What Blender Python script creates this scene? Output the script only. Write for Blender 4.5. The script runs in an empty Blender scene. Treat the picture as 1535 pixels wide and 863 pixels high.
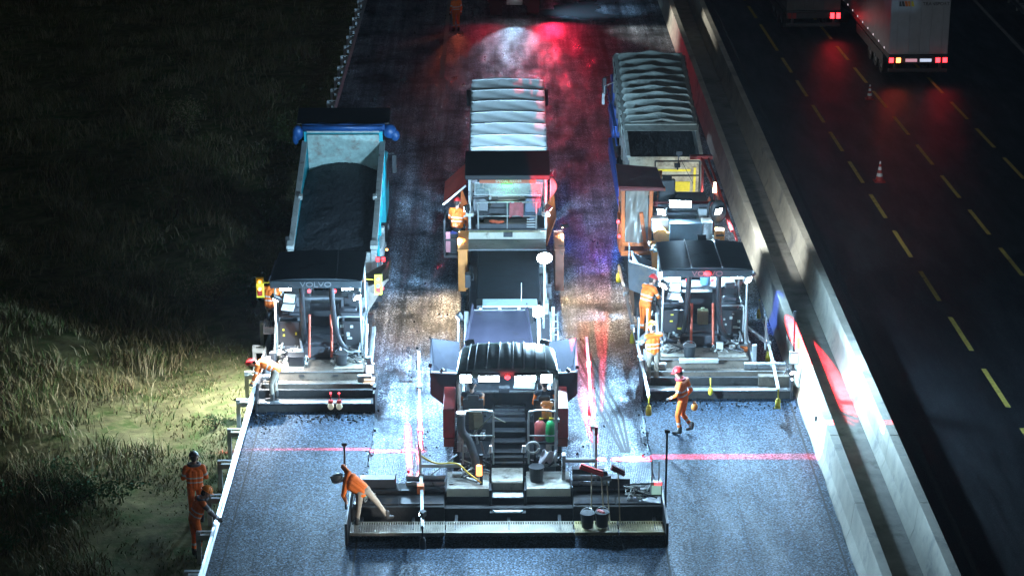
import bpy, math, random
import numpy as np
from mathutils import Vector, Matrix, Euler
random.seed(7); rng = np.random.default_rng(7)
R = math.radians
S = bpy.context.scene
C = S.collection

# ------------------------------------------------------------------ camera
PITCH = 18.76; CAM_H = 21.78
cam = bpy.data.cameras.new('camera'); cam.sensor_width = 36; cam.lens = 36*3300/1535
cam.clip_start = 0.5; cam.clip_end = 2000
co = bpy.data.objects.new('camera', cam); C.objects.link(co)
co.location = (0, 0, CAM_H); co.rotation_euler = (R(90-PITCH), 0, R(-0.362))
S.camera = co

# ------------------------------------------------------------------ night sky, added fill sun, exposure
W = bpy.data.worlds.new('World'); S.world = W; W.use_nodes = True
nt = W.node_tree; bg = nt.nodes['Background']
sky = nt.nodes.new('ShaderNodeTexSky'); sky.sky_type = 'NISHITA'; sky.sun_disc = False
sky.sun_elevation = R(3); sky.sun_rotation = R(200); sky.ozone_density = 4
nt.links.new(sky.outputs[0], bg.inputs[0]); bg.inputs[1].default_value = 0.006
fill_sun = bpy.data.lights.new('fill_sun', 'SUN'); fill_sun.energy = 0.10; fill_sun.angle = R(4); fill_sun.color = (.80, .92, 1)  # weak sun lamp added as fill from the camera side
mo = bpy.data.objects.new('fill_sun', fill_sun); C.objects.link(mo); mo.rotation_euler = (R(42), 0, R(14)); mo.location = (0, 0, 60)
vs = S.view_settings; vs.view_transform = 'Standard'; vs.look = 'None'; vs.exposure = 0.0; vs.gamma = 1.0
S.cycles.use_denoising = True
S.cycles.max_bounces = 5; S.cycles.diffuse_bounces = 2; S.cycles.glossy_bounces = 3; S.cycles.transmission_bounces = 4; S.cycles.transparent_max_bounces = 6
S.cycles.sample_clamp_indirect = 4.0; S.cycles.sample_clamp_direct = 0
S.cycles.caustics_reflective = False; S.cycles.caustics_refractive = False
HAZE = .00018
COOL = (.42, .71, 1.0); WHITE = (.90, .96, 1.0); WARM = (1, .62, .30); RED = (1, .02, .035)

# ------------------------------------------------------------------ materials
MATS = {}
def mat(name, col, rough=.55, metal=0., var=.3, scale=5., bump=0., bscale=60., dirt=0., dcol=(.09, .075, .06), spec=.5):
    if name in MATS: return MATS[name]
    m = bpy.data.materials.new(name); m.use_nodes = True; t = m.node_tree; N = t.nodes; L = t.links
    b = N['Principled BSDF']; b.inputs['Roughness'].default_value = rough; b.inputs['Metallic'].default_value = metal
    b.inputs['Specular IOR Level'].default_value = spec
    tc = N.new('ShaderNodeTexCoord')
    n = N.new('ShaderNodeTexNoise'); n.inputs['Scale'].default_value = scale; n.inputs['Detail'].default_value = 6; n.inputs['Roughness'].default_value = .65
    L.new(tc.outputs['Object'], n.inputs['Vector'])
    mr = N.new('ShaderNodeMapRange'); mr.inputs[1].default_value = .3; mr.inputs[2].default_value = .7
    mr.inputs[3].default_value = 1-var; mr.inputs[4].default_value = 1+var*.6; L.new(n.outputs[0], mr.inputs[0])
    mx = N.new('ShaderNodeMix'); mx.data_type = 'RGBA'; mx.blend_type = 'MULTIPLY'; mx.inputs[0].default_value = 1
    mx.inputs[6].default_value = (*col, 1); L.new(mr.outputs[0], mx.inputs[7]); out = mx.outputs[2]
    if dirt > 0:
        n2 = N.new('ShaderNodeTexNoise'); n2.inputs['Scale'].default_value = scale*.55; n2.inputs['Detail'].default_value = 9; n2.inputs['Roughness'].default_value = .72
        L.new(tc.outputs['Object'], n2.inputs['Vector'])
        r2 = N.new('ShaderNodeMapRange'); r2.inputs[1].default_value = .62-dirt*.3; r2.inputs[2].default_value = .72-dirt*.2
        L.new(n2.outputs[0], r2.inputs[0])
        m2 = N.new('ShaderNodeMix'); m2.data_type = 'RGBA'; L.new(r2.outputs[0], m2.inputs[0]); L.new(out, m2.inputs[6]); m2.inputs[7].default_value = (*dcol, 1); out = m2.outputs[2]
        r3 = N.new('ShaderNodeMapRange'); r3.inputs[3].default_value = rough; r3.inputs[4].default_value = min(.95, rough+.3); L.new(r2.outputs[0], r3.inputs[0]); L.new(r3.outputs[0], b.inputs['Roughness'])
    L.new(out, b.inputs['Base Color'])
    if bump > 0:
        n3 = N.new('ShaderNodeTexNoise'); n3.inputs['Scale'].default_value = bscale; n3.inputs['Detail'].default_value = 3
        L.new(tc.outputs['Object'], n3.inputs['Vector'])
        bp = N.new('ShaderNodeBump'); bp.inputs['Strength'].default_value = bump; bp.inputs['Distance'].default_value = .02; L.new(n3.outputs[0], bp.inputs['Height']); L.new(bp.outputs[0], b.inputs['Normal'])
    MATS[name] = m; return m
def emit(name, col, st):
    if name in MATS: return MATS[name]
    m = bpy.data.materials.new(name); m.use_nodes = True; b = m.node_tree.nodes['Principled BSDF']
    b.inputs['Base Color'].default_value = (*[min(1, c) for c in col], 1); b.inputs['Emission Color'].default_value = (*col, 1); b.inputs['Emission Strength'].default_value = st
    MATS[name] = m; return m
def glass(name, col=(.7, .8, .8), alpha=.35, rough=.1):
    m = mat(name, col, rough, 0, .1); m.node_tree.nodes['Principled BSDF'].inputs['Alpha'].default_value = alpha; return m

black = mat('black_paint', (.012, .013, .015), .42, 0, .3, 4, dirt=.12, dcol=(.05, .045, .04))
steel_dark = mat('dark_steel', (.035, .036, .04), .5, .4, .4, 5, dirt=.3, dcol=(.07, .055, .045))
asph_crust = mat('crusted_steel', (.022, .021, .02), .8, 0, .5, 9, bump=.6, bscale=40)
steel = mat('worn_steel', (.42, .43, .44), .38, .75, .35, 7, dirt=.2)
galv = mat('galvanised_steel', (.55, .58, .58), .42, .55, .25, 3, dirt=.12, dcol=(.25, .25, .23))
deckp = mat('deck_plate', (.34, .32, .27), .55, .3, .3, 6, dirt=.35, dcol=(.13, .11, .09))
brownp = mat('oily_brown_plate', (.13, .105, .08), .5, .3, .35, 5, dirt=.3, dcol=(.06, .05, .04))
silver = mat('silver_paint', (.45, .47, .46), .45, .2, .25, 5, dirt=.2)
grey = mat('grey_paint', (.16, .17, .18), .5, 0, .25, 5, dirt=.2)
greyd = mat('charcoal_paint', (.045, .048, .055), .5, 0, .3, 5, dirt=.2)
orange = mat('orange_paint', (.62, .14, .025), .45, 0, .22, 4, dirt=.22, dcol=(.16, .06, .03))
orange_l = mat('amber_paint', (.75, .27, .05), .45, 0, .2, 4, dirt=.15, dcol=(.2, .1, .05))
redp = mat('red_paint', (.45, .03, .025), .42, 0, .25, 5, dirt=.15)
cream = mat('cream_paint', (.62, .60, .48), .5, 0, .15, 5, dirt=.12, dcol=(.3, .27, .2))
yellow = mat('yellow_paint', (.72, .58, .04), .5, 0, .15, 6)
turq = mat('turquoise_paint', (.03, .42, .50), .35, 0, .12, 3, dirt=.12, dcol=(.12, .2, .2))
bluep = mat('blue_paint', (.03, .09, .36), .4, 0, .2, 4, dirt=.1)
bedgrey = mat('bed_rim_paint', (.42, .45, .42), .55, .2, .25, 5, dirt=.25, dcol=(.2, .19, .17))
blue_tarp = mat('blue_tarpaulin', (.015, .085, .26), .4, 0, .3, 3, bump=.8, bscale=6)
white_tarp = mat('white_tarpaulin', (.66, .72, .70), .5, 0, .1, 2, bump=.25, bscale=5, dirt=.06, dcol=(.4, .42, .4))
green_tarp = mat('grey_green_tarpaulin', (.20, .225, .20), .55, 0, .25, 3, bump=.4, bscale=7, dirt=.2, dcol=(.1, .1, .09))
rubber = mat('tyre_rubber', (.018, .018, .019), .8, 0, .3, 8, dirt=.2, dcol=(.05, .045, .04))
plastic = mat('black_plastic', (.02, .021, .023), .4, 0, .2, 6)
foil = glass('clear_plastic_sheet', (.55, .5, .42), .5, .18)
pane = glass('window_glass', (.5, .6, .6), .28, .08)
paper = mat('white_sheet', (.8, .8, .8), .6, 0, .25, 20)
conc = mat('concrete', (.56, .53, .43), .75, 0, .22, 1.3, bump=.25, bscale=30, dirt=.25, dcol=(.30, .29, .26))
E_COOL = emit('lamp_lens_lit', (.78, .92, 1), 60); E_RED = emit('red_lamp_lit', (1, .03, .04), 7); E_RED2 = emit('red_marker_lit', (1, .05, .06), 5)
E_GREEN = emit('green_lamp_lit', (.05, 1, .12), 9); E_AMB = emit('amber_lamp_lit', (1, .4, .06), 9); E_WARM = emit('warm_lamp_lit', (1, .8, .5), 14)
E_TAIL = emit('tail_lamp_lit', (1, .022, .03), 9); E_TAILC = emit('orange_tail_lamp_lit', (1, .25, .05), 10); E_SCREEN = emit('screen_lit', (.7, .9, .95), .9)
E_WHITE = emit('white_plate_lit', (.55, .68, .95), 1.6)

# ------------------------------------------------------------------ mesh builder
class MB:
    def __init__(s): s.v = []; s.f = []; s.m = []; s.c = []
    def add(s, vs, fs, m=0):
        s.c.append((len(s.v), len(s.f))); o = len(s.v); s.v += [tuple(v) for v in vs]; s.f += [tuple(i+o for i in f) for f in fs]; s.m += [m]*len(fs); return s
    def box(s, c, d, m=0, rot=None):
        x, y, z = d[0]/2, d[1]/2, d[2]/2
        P = [Vector((sx*x, sy*y, sz*z)) for sz in (-1, 1) for sy in (-1, 1) for sx in (-1, 1)]
        if rot: M_ = Euler([R(a) for a in rot]).to_matrix(); P = [M_ @ p for p in P]
        c = Vector(c); P = [p+c for p in P]
        return s.add(P, [(0, 2, 3, 1), (4, 5, 7, 6), (0, 1, 5, 4), (2, 6, 7, 3), (0, 4, 6, 2), (1, 3, 7, 5)], m)
    def b(s, x0, x1, y0, y1, z0, z1, m=0): return s.box(((x0+x1)/2, (y0+y1)/2, (z0+z1)/2), (x1-x0, y1-y0, z1-z0), m)
    def bar(s, p, q, w, h=None, m=0, up=(0, 0, 1)):
        p, q = Vector(p), Vector(q); h = h or w; d = (q-p).normalized(); u = Vector(up)
        if abs(d.dot(u)) > .95: u = Vector((0, 1, 0))
        a = d.cross(u).normalized()*w/2; bb = d.cross(a).normalized()*h/2
        P = [p-a-bb, p+a-bb, p+a+bb, p-a+bb, q-a-bb, q+a-bb, q+a+bb, q-a+bb]
        return s.add(P, [(3, 2, 1, 0), (4, 5, 6, 7), (0, 1, 5, 4), (1, 2, 6, 5), (2, 3, 7, 6), (3, 0, 4, 7)], m)
    def tube(s, pts, r, m=0, n=8, closed=False):
        pts = [Vector(p) for p in pts]; V = []; k = len(pts); rr = r if isinstance(r, (list, tuple)) else [r]*k; prev = None
        for i, p in enumerate(pts):
            d = (pts[min(i+1, k-1)]-pts[max(i-1, 0)]).normalized()
            if prev is None: u = Vector((0, 0, 1)) if abs(d.z) < .9 else Vector((0, 1, 0)); a = d.cross(u).normalized()
            else: a = (prev-d*prev.dot(d)).normalized()
            prev = a; c = d.cross(a)
            V += [p+(a*math.cos(2*math.pi*j/n)+c*math.sin(2*math.pi*j/n))*rr[i] for j in range(n)]
        F = [(i*n+j, i*n+(j+1) % n, (i+1)*n+(j+1) % n, (i+1)*n+j) for i in range(k-1) for j in range(n)]
        F += [tuple(range(n-1, -1, -1)), tuple((k-1)*n+j for j in range(n))]
        return s.add(V, F, m)
    def cyl(s, p, q, r, r2=None, m=0, n=18): return s.tube([p, q], [r, r2 if r2 is not None else r], m, n)
    def sph(s, c, r, m=0, nu=14, nv=9):
        r = r if isinstance(r, (list, tuple)) else (r, r, r); V = []
        for i in range(1, nv):
            t = math.pi*i/nv
            V += [(c[0]+r[0]*math.sin(t)*math.cos(2*math.pi*j/nu), c[1]+r[1]*math.sin(t)*math.sin(2*math.pi*j/nu), c[2]+r[2]*math.cos(t)) for j in range(nu)]
        V += [(c[0], c[1], c[2]+r[2]), (c[0], c[1], c[2]-r[2])]; a, z = len(V)-2, len(V)-1
        F = [(i*nu+j, (i+1)*nu+j, (i+1)*nu+(j+1) % nu, i*nu+(j+1) % nu) for i in range(nv-2) for j in range(nu)]
        F += [(a, j, (j+1) % nu) for j in range(nu)] + [(z, (nv-2)*nu+(j+1) % nu, (nv-2)*nu+j) for j in range(nu)]
        return s.add(V, F, m)
    def prism(s, poly, axis, a, b, m=0):       # polygon of (u,v) extruded along axis from a to b
        def pt(u, v, w): return {'x': (w, u, v), 'y': (u, w, v), 'z': (u, v, w)}[axis]
        n = len(poly); V = [pt(u, v, a) for u, v in poly]+[pt(u, v, b) for u, v in poly]
        return s.add(V, [tuple(range(n-1, -1, -1)), tuple(range(n, 2*n))]+[(i, (i+1) % n, n+(i+1) % n, n+i) for i in range(n)], m)
    def plate(s, pts, t, m=0):                 # planar polygon in 3D given a thickness
        P = [Vector(p) for p in pts]; nn = (P[1]-P[0]).cross(P[2]-P[0]).normalized()*t; n = len(P)
        return s.add(P+[p-nn for p in P], [tuple(range(n)), tuple(range(2*n-1, n-1, -1))]+[(i, n+i, n+(i+1) % n, (i+1) % n) for i in range(n)], m)
    def grid(s, fn, nu, nv, m=0):
        V = [fn(i/nu, j/nv) for j in range(nv+1) for i in range(nu+1)]
        return s.add(V, [(j*(nu+1)+i, j*(nu+1)+i+1, (j+1)*(nu+1)+i+1, (j+1)*(nu+1)+i) for j in range(nv) for i in range(nu)], m)
    def build(s, name, mats, parent=None, bevel=0, smooth=False, solid=0, world=True, label=None, each=False):
        if each:                              # every separate piece becomes an object of its own
            idx = s.c+[(len(s.v), len(s.f))]; r = []
            for (v0, f0), (v1, f1) in zip(idx, idx[1:]):
                q = MB(); q.v = s.v[v0:v1]; q.f = [tuple(i-v0 for i in f) for f in s.f[f0:f1]]; q.m = s.m[f0:f1]; r.append(q.build(name, mats, parent, bevel, smooth, solid, world, label))
            return r
        me = bpy.data.meshes.new(name); V = s.v
        if parent is not None and world:
            o = Vector((0, 0, 0)); q = parent
            while q is not None: o += q.location; q = q.parent
            V = [(a-o[0], b_-o[1], c-o[2]) for a, b_, c in V]
        me.from_pydata(V, [], s.f); mats = mats if isinstance(mats, (list, tuple)) else [mats]
        for q in mats: me.materials.append(q)
        me.polygons.foreach_set('material_index', s.m)
        if smooth: me.polygons.foreach_set('use_smooth', [True]*len(s.f))
        me.update(); o = bpy.data.objects.new(name, me); C.objects.link(o)
        if parent is not None: o.parent = parent
        if solid: md = o.modifiers.new('solid', 'SOLIDIFY'); md.thickness = solid; md.offset = 0
        if bevel: md = o.modifiers.new('bevel', 'BEVEL'); md.width = bevel; md.segments = 2; md.limit_method = 'ANGLE'; md.angle_limit = R(40)
        if label: o['label'] = label
        return o
def thing(name, label, cat, loc=(0, 0, 0), rz=0, group=None):
    o = bpy.data.objects.new(name, None); C.objects.link(o); o.location = loc; o.rotation_euler = (0, 0, R(rz)); o.empty_display_size = .3
    o['label'] = label; o['category'] = cat
    if group: o['group'] = group
    return o
def tag(o, label, cat, group=None):
    o['label'] = label; o['category'] = cat
    if group: o['group'] = group
    return o
def struct(o, kind='structure'): o['kind'] = kind; return o
def lamp(kind, loc, power, col, target=None, angle=120, blend=.6, size=.08, scale=None, parent=None, roll=0):
    l = bpy.data.lights.new('lamp_light', kind); l.energy = power; l.color = col; l.shadow_soft_size = size
    o = bpy.data.objects.new('lamp_light', l); C.objects.link(o); o.location = loc
    if kind == 'SPOT': l.spot_size = R(angle); l.spot_blend = blend
    if target is not None:
        d = Vector(target)-Vector(loc); q = d.to_track_quat('-Z', 'Y')
        o.rotation_euler = (q.to_matrix() @ Matrix.Rotation(R(roll), 3, 'Z')).to_euler()
    if scale: o.scale = scale
    if parent is not None:
        o.parent = parent; w = Vector((0, 0, 0)); q = parent
        while q is not None: w += q.location; q = q.parent
        o.location = Vector(loc)-w
    return o
def work_light(parent, loc, target, w=.26, h=.16, power=600, col=COOL, angle=140, lens=None, blend=1., world=True, name='work_light', rnd=False):
    """housing with a lit lens as its sub-part, and the lamp's own light just in front of the lens"""
    o = Vector((0, 0, 0)); q = parent
    while q is not None: o += q.location; q = q.parent
    if not world: loc = Vector(loc)+o; target = Vector(target)+o
    loc, target = Vector(loc), Vector(target); d = (target-loc).normalized(); M_ = d.to_track_quat('Y', 'Z').to_matrix()
    m = MB(); k = MB()
    def tr(mb): mb.v = [tuple(M_ @ Vector(v)+loc) for v in mb.v]; return mb
    m.b(-w/2-.02, w/2+.02, -.10, -.005, -h/2-.02, h/2+.02); m.b(-w/2-.03, w/2+.03, -.015, .02, h/2+.005, h/2+.03); m.bar((0, -.06, -h/2), (0, -.06, -h/2-.09), .05)
    hs = tr(m).build(name, plastic, parent, bevel=.01)
    if rnd: m = tr(MB().cyl((0, -.12, 0), (0, -.005, 0), w*.42, w*.56, 0, 20)); bpy.data.objects.remove(hs); hs = m.build(name, plastic, parent); k.cyl((0, -.004, 0), (0, .014, 0), w/2, w*.47, 0, 20)
    else: k.b(-w/2, w/2, -.004, .012, -h/2, h/2)
    tr(k).build('lens', lens or E_COOL, hs, bevel=.008)
    if power: lamp('SPOT', loc+d*.06, power, col, target, angle, blend, max(w, h)*.5, parent=parent)
    return hs
def curve(pts, n=14):                     # Catmull-Rom through points
    P = [Vector(p) for p in pts]; P = [P[0]*2-P[1]]+P+[P[-1]*2-P[-2]]; out = []
    for i in range(1, len(P)-2):
        for k in range(n):
            t = k/n; a, b, c, d = P[i-1], P[i], P[i+1], P[i+2]
            out.append(.5*((2*b)+(c-a)*t+(2*a-5*b+4*c-d)*t*t+(3*b-a-3*c+d)*t**3))
    out.append(P[-2]); return out
def text(body, size, m, parent, loc, rot, name='lettering', ext=.006):
    cu = bpy.data.curves.new(name, 'FONT'); cu.body = body; cu.size = size; cu.extrude = ext; cu.align_x = 'CENTER'; cu.align_y = 'CENTER'
    cu.materials.append(m); q = bpy.data.objects.new(name, cu); C.objects.link(q)
    me = bpy.data.meshes.new_from_object(q.evaluated_get(bpy.context.evaluated_depsgraph_get())); bpy.data.objects.remove(q); me.name = name
    o = bpy.data.objects.new(name, me); C.objects.link(o)
    w = Vector((0, 0, 0)); q = parent
    while q is not None: w += q.location; q = q.parent
    o.parent = parent; o.location = Vector(loc)-w; o.rotation_euler = [R(a) for a in rot]; return o

# ------------------------------------------------------------------ ground, roads
def asphalt(name, col, rough, grain=34., bump=.7, streak=.0, patch=.3, spec=.5, rvar=.1, groove=False, tint=(1, 1, 1)):
    m = bpy.data.materials.new(name); m.use_nodes = True; t = m.node_tree; N = t.nodes; L = t.links; b = N['Principled BSDF']
    b.inputs['Specular IOR Level'].default_value = spec; b.inputs['Specular Tint'].default_value = (*tint, 1)
    tc = N.new('ShaderNodeTexCoord')
    def noise(sc, det, stretch=None, rg=.6):
        n = N.new('ShaderNodeTexNoise'); n.inputs['Scale'].default_value = sc; n.inputs['Detail'].default_value = det; n.inputs['Roughness'].default_value = rg
        if stretch:
            mp = N.new('ShaderNodeMapping'); mp.inputs['Scale'].default_value = stretch; L.new(tc.outputs['Object'], mp.inputs[0]); L.new(mp.outputs[0], n.inputs['Vector'])
        else: L.new(tc.outputs['Object'], n.inputs['Vector'])
        return n.outputs[0]
    def rng_(x, a, b_, c, d):
        r = N.new('ShaderNodeMapRange'); r.inputs[1].default_value = a; r.inputs[2].default_value = b_; r.inputs[3].default_value = c; r.inputs[4].default_value = d; L.new(x, r.inputs[0]); return r.outputs[0]
    def mul(a, b_):
        q = N.new('ShaderNodeMath'); q.operation = 'MULTIPLY'; L.new(a, q.inputs[0]); L.new(b_, q.inputs[1]); return q.outputs[0]
    f = rng_(noise(grain, 2), .40, .60, .22, 1.9)
    vc = N.new('ShaderNodeTexVoronoi'); vc.inputs['Scale'].default_value = grain*1.5; L.new(tc.outputs['Object'], vc.inputs['Vector'])
    sp_ = N.new('ShaderNodeSeparateColor'); L.new(vc.outputs['Color'], sp_.inputs[0]); f = mul(f, rng_(sp_.outputs[0], .55, 1., .6, 3.0))
    if spec < .44: L.new(mul(rng_(sp_.outputs[1], .35, 1., spec*.4, spec*2.0), rng_(noise(grain, 2), .40, .60, .45, 1.5)), b.inputs['Specular IOR Level'])
    f = mul(f, rng_(noise(.55, 7, None, .7), .35, .68, 1-patch, 1+patch))
    if streak: f = mul(f, rng_(noise(1., 5, (2.6, .06, 1)), .34, .66, 1-streak, 1+streak)); f = mul(f, rng_(noise(1., 4, (11, .25, 1)), .34, .66, 1-streak*.5, 1+streak*.5))
    mx = N.new('ShaderNodeMix'); mx.data_type = 'RGBA'; mx.blend_type = 'MULTIPLY'; mx.inputs[0].default_value = 1; mx.inputs[6].default_value = (*col, 1); L.new(f, mx.inputs[7])
    L.new(mx.outputs[2], b.inputs['Base Color'])
    L.new(rng_(noise(.8, 8, (1.8, .35, 1), .7), .36, .66, rough-rvar, rough+rvar), b.inputs['Roughness'])
    vo = N.new('ShaderNodeTexVoronoi'); vo.inputs['Scale'].default_value = grain*2.2; L.new(tc.outputs['Object'], vo.inputs['Vector'])
    bp = N.new('ShaderNodeBump'); bp.inputs['Strength'].default_value = bump; bp.inputs['Distance'].default_value = .012; L.new(vo.outputs['Distance'], bp.inputs['Height'])
    nrm = bp.outputs[0]
    if groove:
        wv = N.new('ShaderNodeTexWave'); wv.inputs['Scale'].default_value = 7; wv.inputs['Distortion'].default_value = 2.5; wv.inputs['Detail'].default_value = 3; L.new(tc.outputs['Object'], wv.inputs['Vector'])
        b2 = N.new('ShaderNodeBump'); b2.inputs['Strength'].default_value = .5; b2.inputs['Distance'].default_value = .012; L.new(wv.outputs[0], b2.inputs['Height']); L.new(nrm, b2.inputs['Normal']); nrm = b2.outputs[0]
    L.new(nrm, b.inputs['Normal']); MATS[name] = m; return m
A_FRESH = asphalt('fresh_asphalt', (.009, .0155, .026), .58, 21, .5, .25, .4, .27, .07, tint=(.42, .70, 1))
A_OLD = asphalt('milled_asphalt', (.11, .13, .155), .48, 20, .6, .6, .95, .45, .24, True, (.55, .8, 1))
A_DARK = asphalt('worn_asphalt', (.012, .013, .015), .40, 30, .5, .25, .2, .5, .08)

def sheet(x0, x1, y0, y1, z, name, m, th=.0):
    mb = MB()
    if th: mb.b(x0, x1, y0, y1, z-th, z)
    else: mb.add([(x0, y0, z), (x1, y0, z), (x1, y1, z), (x0, y1, z)], [(0, 1, 2, 3)])
    return struct(mb.build(name, m))
sheet(-6.62, 8.3, 20, 420, 0, 'road', A_OLD)
sheet(10.0, 40, 20, 420, .004, 'opposite_road', A_DARK)
sheet(8.2, 10.05, 20, 420, .01, 'median_strip', mat('median_concrete', (.22, .21, .18), .85, 0, .3, 1.5, bump=.4, bscale=25, dirt=.35, dcol=(.1, .1, .08)))
# three freshly laid mats, a real step of 6 cm above the milled surface
def mat_slab(x0, x1, y0, y1, z, name):
    mb = MB(); ny = int((y1-y0)/.25); L_ = []; Rr = []
    for i in range(ny+1):
        y = y0+(y1-y0)*i/ny
        L_.append((x0+.02*math.sin(y*3.1)+.012*random.uniform(-1, 1), y)); Rr.append((x1+.02*math.sin(y*2.3+1)+.012*random.uniform(-1, 1), y))
    mb.prism([*Rr, *L_[::-1]], 'z', 0.0, z); return struct(mb.build(name, A_FRESH))
mat_slab(-6.56, -3.26, 30, 54.0, .060, 'asphalt_mat')
mat_slab(3.80, 7.93, 30, 54.9, .060, 'asphalt_mat')
mat_slab(-3.255, 3.795, 30, 46.2, .056, 'asphalt_mat')
# loose hot mix in front of the left screed
def strip_line(name, pts, w, m, z, on=None, off=None):
    mb = MB(); P = [Vector((*p, z)) for p in pts]; tot = 0; segs = []
    for a, b in zip(P, P[1:]):
        L_ = (b-a).length; d = (b-a)/L_; s = 0
        if on is None: segs.append((a, b)); continue
        while s < L_:
            segs.append((a+d*s, a+d*min(s+on, L_))); s += on+off
    for a, b in segs:
        d = (b-a).normalized(); n = Vector((-d.y, d.x, 0))*w/2
        mb.add([a-n, a+n, b+n, b-n], [(3, 2, 1, 0)])
    return struct(mb.build(name, m))
YL = mat('yellow_road_paint', (.62, .47, .10), .6, 0, .35, 9, dirt=.2, dcol=(.06, .05, .03)); WL = mat('white_road_paint', (.3, .3, .29), .6, 0, .3, 6, dirt=.3, dcol=(.1, .1, .1))
strip_line('lane_marking', [(13.70, 45.6), (12.50, 100), (11.6, 140)], .14, YL, .010, 2.85, 1.45)
strip_line('lane_marking', [(16.9, 48.0), (15.2, 104), (14.1, 140)], .14, YL, .010, 2.85, 1.45)
strip_line('lane_marking', [(19.5, 59), (18.1, 100), (16.8, 140)], .14, YL, .010, 2.85, 1.45)
strip_line('lane_marking', [(22.9, 50), (23.6, 98), (24.5, 150)], .18, WL, .010)
strip_line('lane_marking', [(-2.42, 92), (-2.42, 130)], .2, WL, .006)
strip_line('edge_marking', [(10.62, 30), (10.62, 160)], .12, mat('worn_line_paint', (.07, .07, .07), .7, 0, .3, 6), .010)
# seams and roller lines in the mats
seam = mat('bitumen_seam', (.012, .012, .013), .75, 0, .3, 8, spec=.2)
for pts, w_ in (([(-3.27, 36), (-3.27, 46)], .045), ([(3.80, 36), (3.80, 46)], .045), ([(5.72, 36), (5.70, 53.5)], .016), ([(7.78, 34), (7.74, 54.5)], .05), ([(-6.2, 34), (-6.22, 53)], .03)):
    strip_line('pavement_seam', pts, w_, seam, .064)
tyre = mat('tyre_smear', (.02, .021, .024), .7, 0, .5, 5)
for o_ in (0, .28, .62, .9): strip_line('tyre_track', [(1.95+o_*.5, 59.5), (2.2+o_*.6, 57), (2.75+o_*.55, 53.5), (3.1+o_*.2, 51.2)], .07, tyre, .0045)
mb = MB()                                         # crumbs of hot mix spilled along the screeds, seams and edges
for _ in range(520):
    k = random.random()
    if k < .3: x, y, z = random.uniform(-6.4, -3.3), random.gauss(53.55, .25), .06
    elif k < .55: x, y, z = random.uniform(3.8, 7.9), random.gauss(54.35, .25), .06
    elif k < .75: x, y, z = random.choice([-3.3, 3.78])+random.gauss(0, .12), random.uniform(46.5, 54), .03
    elif k < .88: x, y, z = random.gauss(-6.1, .2), random.gauss(53.4, .5), .06
    else: x, y, z = random.uniform(-2.6, 3.0), random.uniform(48.5, 62), .003
    a = random.uniform(.02, .055); mb.box((x, y, z+a*.25), (a, a*random.uniform(.7, 1.3), a*.7), 0, [random.uniform(0, 90) for _ in range(3)])
struct(mb.build('loose_mix_crumbs', seam), 'stuff')
# shiny wet patches up the road
wet = mat('wet_film', (.05, .055, .06), .12, 0, .2, 3)
mb = MB()
for cx_, cy_, rx, ry in ((3.6, 106.0, 1.5, 1.6), (5.0, 104.4, .9, .9), (4.3, 107.6, .8, 1.0)):
    pts = []
    for i in range(26):
        a = 2*math.pi*i/26; r = 1+.25*math.sin(3*a+cx_)+.16*math.sin(7*a+cy_)+random.uniform(-.08, .08)
        pts.append((cx_+rx*r*math.cos(a), cy_+ry*r*math.sin(a), .008+.0005*len(mb.f)))
    mb.add(pts, [tuple(range(26))])
struct(mb.build('puddle', wet))

# ------------------------------------------------------------------ embankment and grass
def tz(x, y):
    u = np.maximum(0, -7.0-x)
    return -.03-.055*u+.10*np.sin(x*.9+y*.23)*np.minimum(1, u/2)+.14*np.sin(y*.31+x*.35+1.7)*np.minimum(1, u/3)+.05*np.sin(y*1.7+x*1.1)*np.minimum(1, u)
def terrain():
    xs = np.concatenate([np.linspace(-6.6, -30, 70), np.linspace(-33, -300, 14)]); ys = np.concatenate([np.linspace(20, 125, 150), np.linspace(135, 420, 12)])
    X, Y = np.meshgrid(xs, ys); Z = tz(X, Y); V = np.stack([X, Y, Z], -1).reshape(-1, 3); nx = len(xs); mb = MB()
    mb.v = [tuple(v) for v in V]; mb.f = [(j*nx+i, (j+1)*nx+i, (j+1)*nx+i+1, j*nx+i+1) for j in range(len(ys)-1) for i in range(nx-1)]; mb.m = [0]*len(mb.f)
    soil = mat('dry_soil', (.125, .12, .055), .95, 0, .6, 2.2, bump=.8, bscale=9, dirt=.45, dcol=(.05, .075, .02), spec=.1)
    return struct(mb.build('terrain', soil, smooth=True))
terrain()
sheet(40, 300, 20, 420, -.4, 'terrain', MATS['dry_soil'])
mg = [mat('dry_grass', (.16, .135, .06), .8, 0, .3, 2, spec=.15), mat('green_grass', (.075, .105, .03), .8, 0, .4, 2, spec=.15), mat('straw_grass', (.27, .22, .12), .8, 0, .3, 2, spec=.15), mat('weed_green', (.035, .09, .025), .7, 0, .3, 3, spec=.2), mat('brown_litter', (.07, .045, .025), .9, 0, .3, 3, spec=.1)]
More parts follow.
